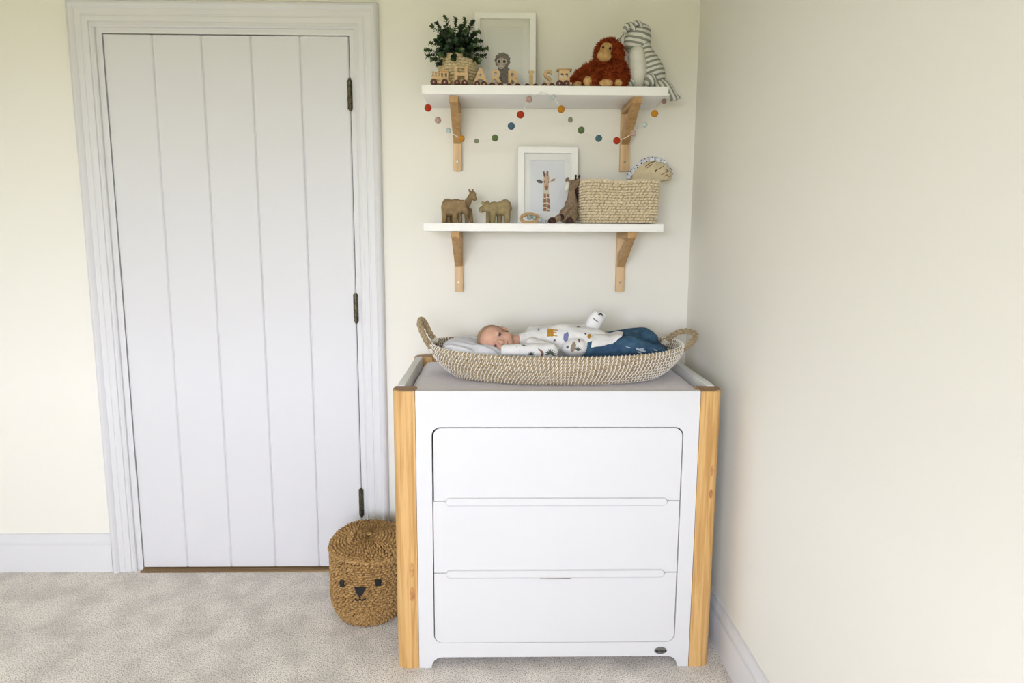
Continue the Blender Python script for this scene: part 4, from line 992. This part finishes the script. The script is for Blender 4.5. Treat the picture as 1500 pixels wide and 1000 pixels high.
# fine hair on the scalp
bm = bmesh.new(); bm.from_mesh(baby.data)
rm = []
for f in bm.faces:
    l = f.calc_center_median() - HC; a, n_, u_ = l.dot(hl), l.dot(hn), l.dot(hu)
    if l.length > .085 or u_ < -.030 or (n_ > .018 + .012 * max(0, (u_ + .01) / .06) - .30 * max(0, .0 - u_)) or (abs(a) > .0485 and u_ < .006): rm.append(f)
bmesh.ops.delete(bm, geom=rm, context='FACES')
for v in bm.verts: v.co += v.normal * .0008
obj('hair', bm, M['scalp'], baby)
M['eyew'] = mat('eye_white', (.62, .58, .55), .2); M['iris'] = mat('dark_iris', (.012, .010, .014), .08, spec=.8); M['lid'] = mat('eyelid_skin', (.40, .20, .14), .6)
for s in (1, -1):
    bm = bmesh.new(); c = H(s * .0195, .0462, -.0015); ell(bm, c, .0078, u=16, v=10); ey = obj('eye', bm, M['eyew'], baby)
    bm = bmesh.new(); ell(bm, c + hn * .0050 + hl * .0004, (.0054, .0036, .0054), HM, 14, 8); obj('iris', bm, M['iris'], ey)
    for k, off in ((1, .0048), (-1, -.0046)):
        bm = bmesh.new(); tube(bm, catmull([c + hl * (-.0088) + hn * .0030, c + hl * (-.004) + hn * .0066 + hu * off * .8, c + hl * .004 + hn * .0066 + hu * off * .8, c + hl * .0088 + hn * .0026], 4), .0013 if k > 0 else .0010, 6); obj('eyelid', bm, M['lid'], ey)
bm = bmesh.new()
for s in (-1, 1): ell(bm, H(s * .0034, .0655, -.0222), .0013, u=8, v=6)
obj('nostrils', bm, M['lid'], baby)
bm = bmesh.new(); tube(bm, catmull([H(-.0105, .0525, -.0340), H(0, .0578, -.0337), H(.0105, .0525, -.0340)], 5), .0010, 6); obj('mouth_line', bm, M['lid'], baby)

# printed white top with fold-over cuffs
M['cotton'] = mat('white_cotton', (.82, .81, .80), .95, bump=.12, bscale=160, spec=.05)
bm = bmesh.new()
cap(bm, P(766, 501, -.305), SH, .030, .050); ell(bm, SH, (.062, .068, .050)); cap(bm, SH, P(825, 500, -.30), .053, .058); cap(bm, P(825, 500, -.30), P(872, 506, -.30), .058, .055)
ell(bm, P(818, 490, -.285), (.075, .05, .032)); ell(bm, P(852, 491, -.27), (.045, .045, .030))
cap(bm, RS, RE, .031, .027); cap(bm, RE, P(760, 513, -.432), .027, .0205); cap(bm, LS, LE, .031, .027); cap(bm, LE, LW, .026, .021)
ell(bm, P(843, 509, -.352), (.050, .038, .030)); ell(bm, P(866, 504, -.338), (.034, .034, .030))
for v in bm.verts: v.co.z = max(v.co.z, ZP + .0015)
top_ = blob('top', bm, .0032, M['cotton'], baby, 5)
displace(top_, lambda c: .0030 * (noise.noise(c * 26) + .5 * noise.noise(c * 60 + Vector((3, 1, 7)))))
# cuffs folded over the hands
bm = bmesh.new(); a, b_ = P(763, 513, -.432), P(735.5, 514, -.424); d = (b_ - a).normalized()
tube(bm, [a, a.lerp(b_, .05), a.lerp(b_, .5), a.lerp(b_, .92), b_], [.019, .0215, .0225, .0215, .0185], 18, False, .9); tag(obj('cuff', bm, M['cotton'], top_), 'white fold-over mitten cuff')
cm = [P(866, 484, -.255), P(868, 478, -.26), P(873, 468, -.265), P(879, 461, -.265)]
bm = bmesh.new(); tube(bm, catmull(cm, 6), [.020 + .010 * math.sin(i / 18 * PI * .85) for i in range(19)], 18, False, .8); ell(bm, P(879.5, 463, -.265), (.018, .012, .014))
cf = blob('cuff', bm, .003, M['cotton'], top_, 4)
# printed motifs lying on the cloth
def bvh_of(*os):
    vs, fs = [], []
    for o in os:
        k = len(vs); vs += [v.co.copy() for v in o.data.vertices]; fs += [[i + k for i in p.vertices] for p in o.data.polygons]
    return BVHTree.FromPolygons(vs, fs)
bt = bvh_of(top_, cf)
ink = {'mustard': mat('mustard_print', (.50, .25, .035), .9), 'blue': mat('periwinkle_print', (.20, .22, .42), .9), 'green': mat('grey_green_print', (.09, .11, .085), .9), 'brown': mat('brown_print', (.22, .12, .08), .9), 'taupe': mat('taupe_print', (.33, .27, .20), .9), 'grey': mat('charcoal_print', (.07, .07, .075), .9)}
def motif(polys, m_, lift=.0009):
    bm = bmesh.new()
    for poly in polys:
        # fan of small quads following the cloth
        cx = sum(p[0] for p in poly) / len(poly); cy = sum(p[1] for p in poly) / len(poly); rings = []
        for s in (1, .5):
            ring = []
            for i in range(len(poly)):
                for t in (0, .5):
                    p, q = poly[i], poly[(i + 1) % len(poly)]; x, yv = p[0] + (q[0] - p[0]) * t, p[1] + (q[1] - p[1]) * t
                    ring.append(cast(bt, cx + (x - cx) * s, cy + (yv - cy) * s, lift))
            rings.append(ring)
        c = cast(bt, cx, cy, lift)
        if c is None or any(v is None for r_ in rings for v in r_): continue
        if max((v - c).length for r_ in rings for v in r_) > .03: continue
        A, B = [[bm.verts.new(v) for v in r_] for r_ in rings]; cv = bm.verts.new(c); n = len(A)
        for k in range(n): bm.faces.new((A[k], A[(k + 1) % n], B[(k + 1) % n], B[k])); bm.faces.new((B[k], B[(k + 1) % n], cv))
    if len(bm.verts): obj('printed_motif', bm, ink[m_], top_, False)
def leafy(x, y_, s, a0=0, n=7):
    out = []
    for k in range(n):
        a = a0 + (k - (n - 1) / 2) * .42; dx, dy = math.sin(a), -math.cos(a); out.append([(x, y_), (x + dx * s * .5 - dy * s * .11, y_ + dy * s * .5 + dx * s * .11), (x + dx * s, y_ + dy * s), (x + dx * s * .5 + dy * s * .11, y_ + dy * s * .5 - dx * s * .11)])
    return out
motif([[(802, 481), (810.5, 482), (811, 492.5), (801.5, 493)]], 'mustard')                              # striding animal, on end
motif([[(810.5, 482.3), (817, 483), (817, 484.2), (810.5, 484)], [(810.5, 485.8), (815.5, 486.2), (815.5, 487.3), (810.5, 487)], [(810.5, 491), (816.5, 491.6), (816.5, 492.8), (810.5, 492.2)]], 'mustard', .0010)
motif([[(801.5, 493), (803.2, 493), (802.5, 499), (799, 503.5), (797.8, 503), (801, 498)]], 'brown')
motif([[(826, 489), (832, 486), (833, 491), (831.5, 499), (828, 501), (825, 497)]], 'blue')
motif([[(787.5, 481.3), (790.5, 481.5), (790, 484), (787.8, 483.8)]], 'blue')
motif(leafy(763, 505, 8.5, .5), 'green'); motif(leafy(760, 510, 5, -1.9, 5), 'green'); motif(leafy(806, 519, 9, .1, 9), 'green'); motif(leafy(778, 520, 6, 0, 7), 'grey'); motif(leafy(812, 497, 3.6, 2.8, 5), 'grey')
motif([[(788, 510), (792, 512), (796, 515), (796.5, 519), (794, 521.5), (792, 520.5), (794, 518), (793, 515), (789, 512.5)]], 'brown')
motif([[(836, 508), (839, 501), (842, 500), (844, 505), (843, 511), (839, 516), (835.5, 513)]], 'taupe'); motif(leafy(846, 514, 7, .2, 5), 'green'); motif(leafy(833, 510, 5, -.8, 4), 'green')
motif([[(847, 496), (850, 497), (849, 502), (847, 500)]], 'brown'); motif([[(855, 487), (859.5, 489), (857, 490.5)]], 'green')
motif([[(861, 490), (864.5, 489), (866, 493), (863.5, 496.5), (860.5, 494.5)]], 'mustard'); motif([[(870.5, 497), (874, 496), (875, 499.5), (872, 500.5)]], 'blue')
motif([[(859, 507), (863, 505.5), (864, 508.5), (860.5, 509.5)]], 'brown'); motif([[(876, 460), (880, 458.8), (883.5, 461), (884, 463), (880, 460.5), (876.5, 461.5)]], 'grey', .0012)
motif([[(869, 465), (872, 467.5), (877, 471.5), (876.3, 472), (871, 468.5), (868.6, 466)]], 'grey', .0012); motif([[(845, 478.5), (850, 478.8), (850, 479.8), (845, 479.6)]], 'grey')
bm = bmesh.new(); c = P(884.5, 489.5, -.292); ell(bm, c, (.0082, .006, .0075), u=14, v=10); tag(obj('printed_patch', bm, ink['mustard'], top_), 'mustard patch on the folded cuff')

# blue trousers
dm = mat('navy_jersey', (.036, .082, .145), .95, (.062, .125, .195), 50, bump=.2, bscale=250, spec=.08)
bm = bmesh.new()
cap(bm, P(872, 512, -.30), P(878, 512, -.30), .052, .050)
for h_, k_, f_, rk in ((NHip, NKn, NFt, .036), (FHip, FKn, FFt, .043)):
    cap(bm, h_, k_, .044, rk); cap(bm, k_, f_, rk, .028); ell(bm, f_ + Vector((.010, 0, -.002)), (.027, .022, .024))
ell(bm, P(922, 502, -.30), (.055, .060, .035)); ell(bm, P(945, 497, -.27), (.040, .045, .036))
for v in bm.verts: v.co.z = max(v.co.z, ZP + .0012)
tro = blob('trousers', bm, .0034, dm, baby, 5)
displace(tro, lambda c: .0038 * noise.noise(Vector((c.x * 14, c.y * 14, c.z * 45))))
bt = bvh_of(tro); ink['chalk'] = mat('chalk_print', (.45, .52, .58), .9); keep = top_; top_ = tro
motif([[(931, 509), (938, 511), (946, 514), (945, 516), (937, 514), (931, 511)], [(938, 509.5), (944, 510.5), (943, 512), (938, 511)], [(934, 514), (940, 517), (939, 518.5), (934, 516)]], 'chalk'); motif([[(917, 507), (924, 509), (923.5, 509.8), (917, 507.9)]], 'chalk'); motif([[(958, 511), (963, 513), (962, 514.5), (958, 512.5)]], 'chalk')

# loose hem of the top lying over the trousers
bm = bmesh.new(); G = []
hem = [[(872, 487), (880, 489), (893, 490), (905, 487.5), (914, 490)], [(870, 494), (880, 495), (893, 496), (904, 495), (911, 495)], [(868, 502), (878, 502), (889, 503), (898, 501.5), (904, 499)], [(866, 510), (874, 508), (884, 507), (892, 505), (897, 503)]]
for j, row in enumerate(hem): G.append([bm.verts.new((cast(bt, x, yv, .0045 + .002 * math.sin(i * 2 + j)) or P(x, yv, -.262))) for i, (x, yv) in enumerate(row)])
for j in range(3):
    for i in range(4): bm.faces.new((G[j][i], G[j][i + 1], G[j + 1][i + 1], G[j + 1][i]))
bmesh.ops.subdivide_edges(bm, edges=bm.edges[:], cuts=2, use_grid_fill=True, smooth=1)
r_ = bmesh.ops.solidify(bm, geom=bm.faces[:], thickness=.004)
obj('hem', bm, M['cotton'], keep)
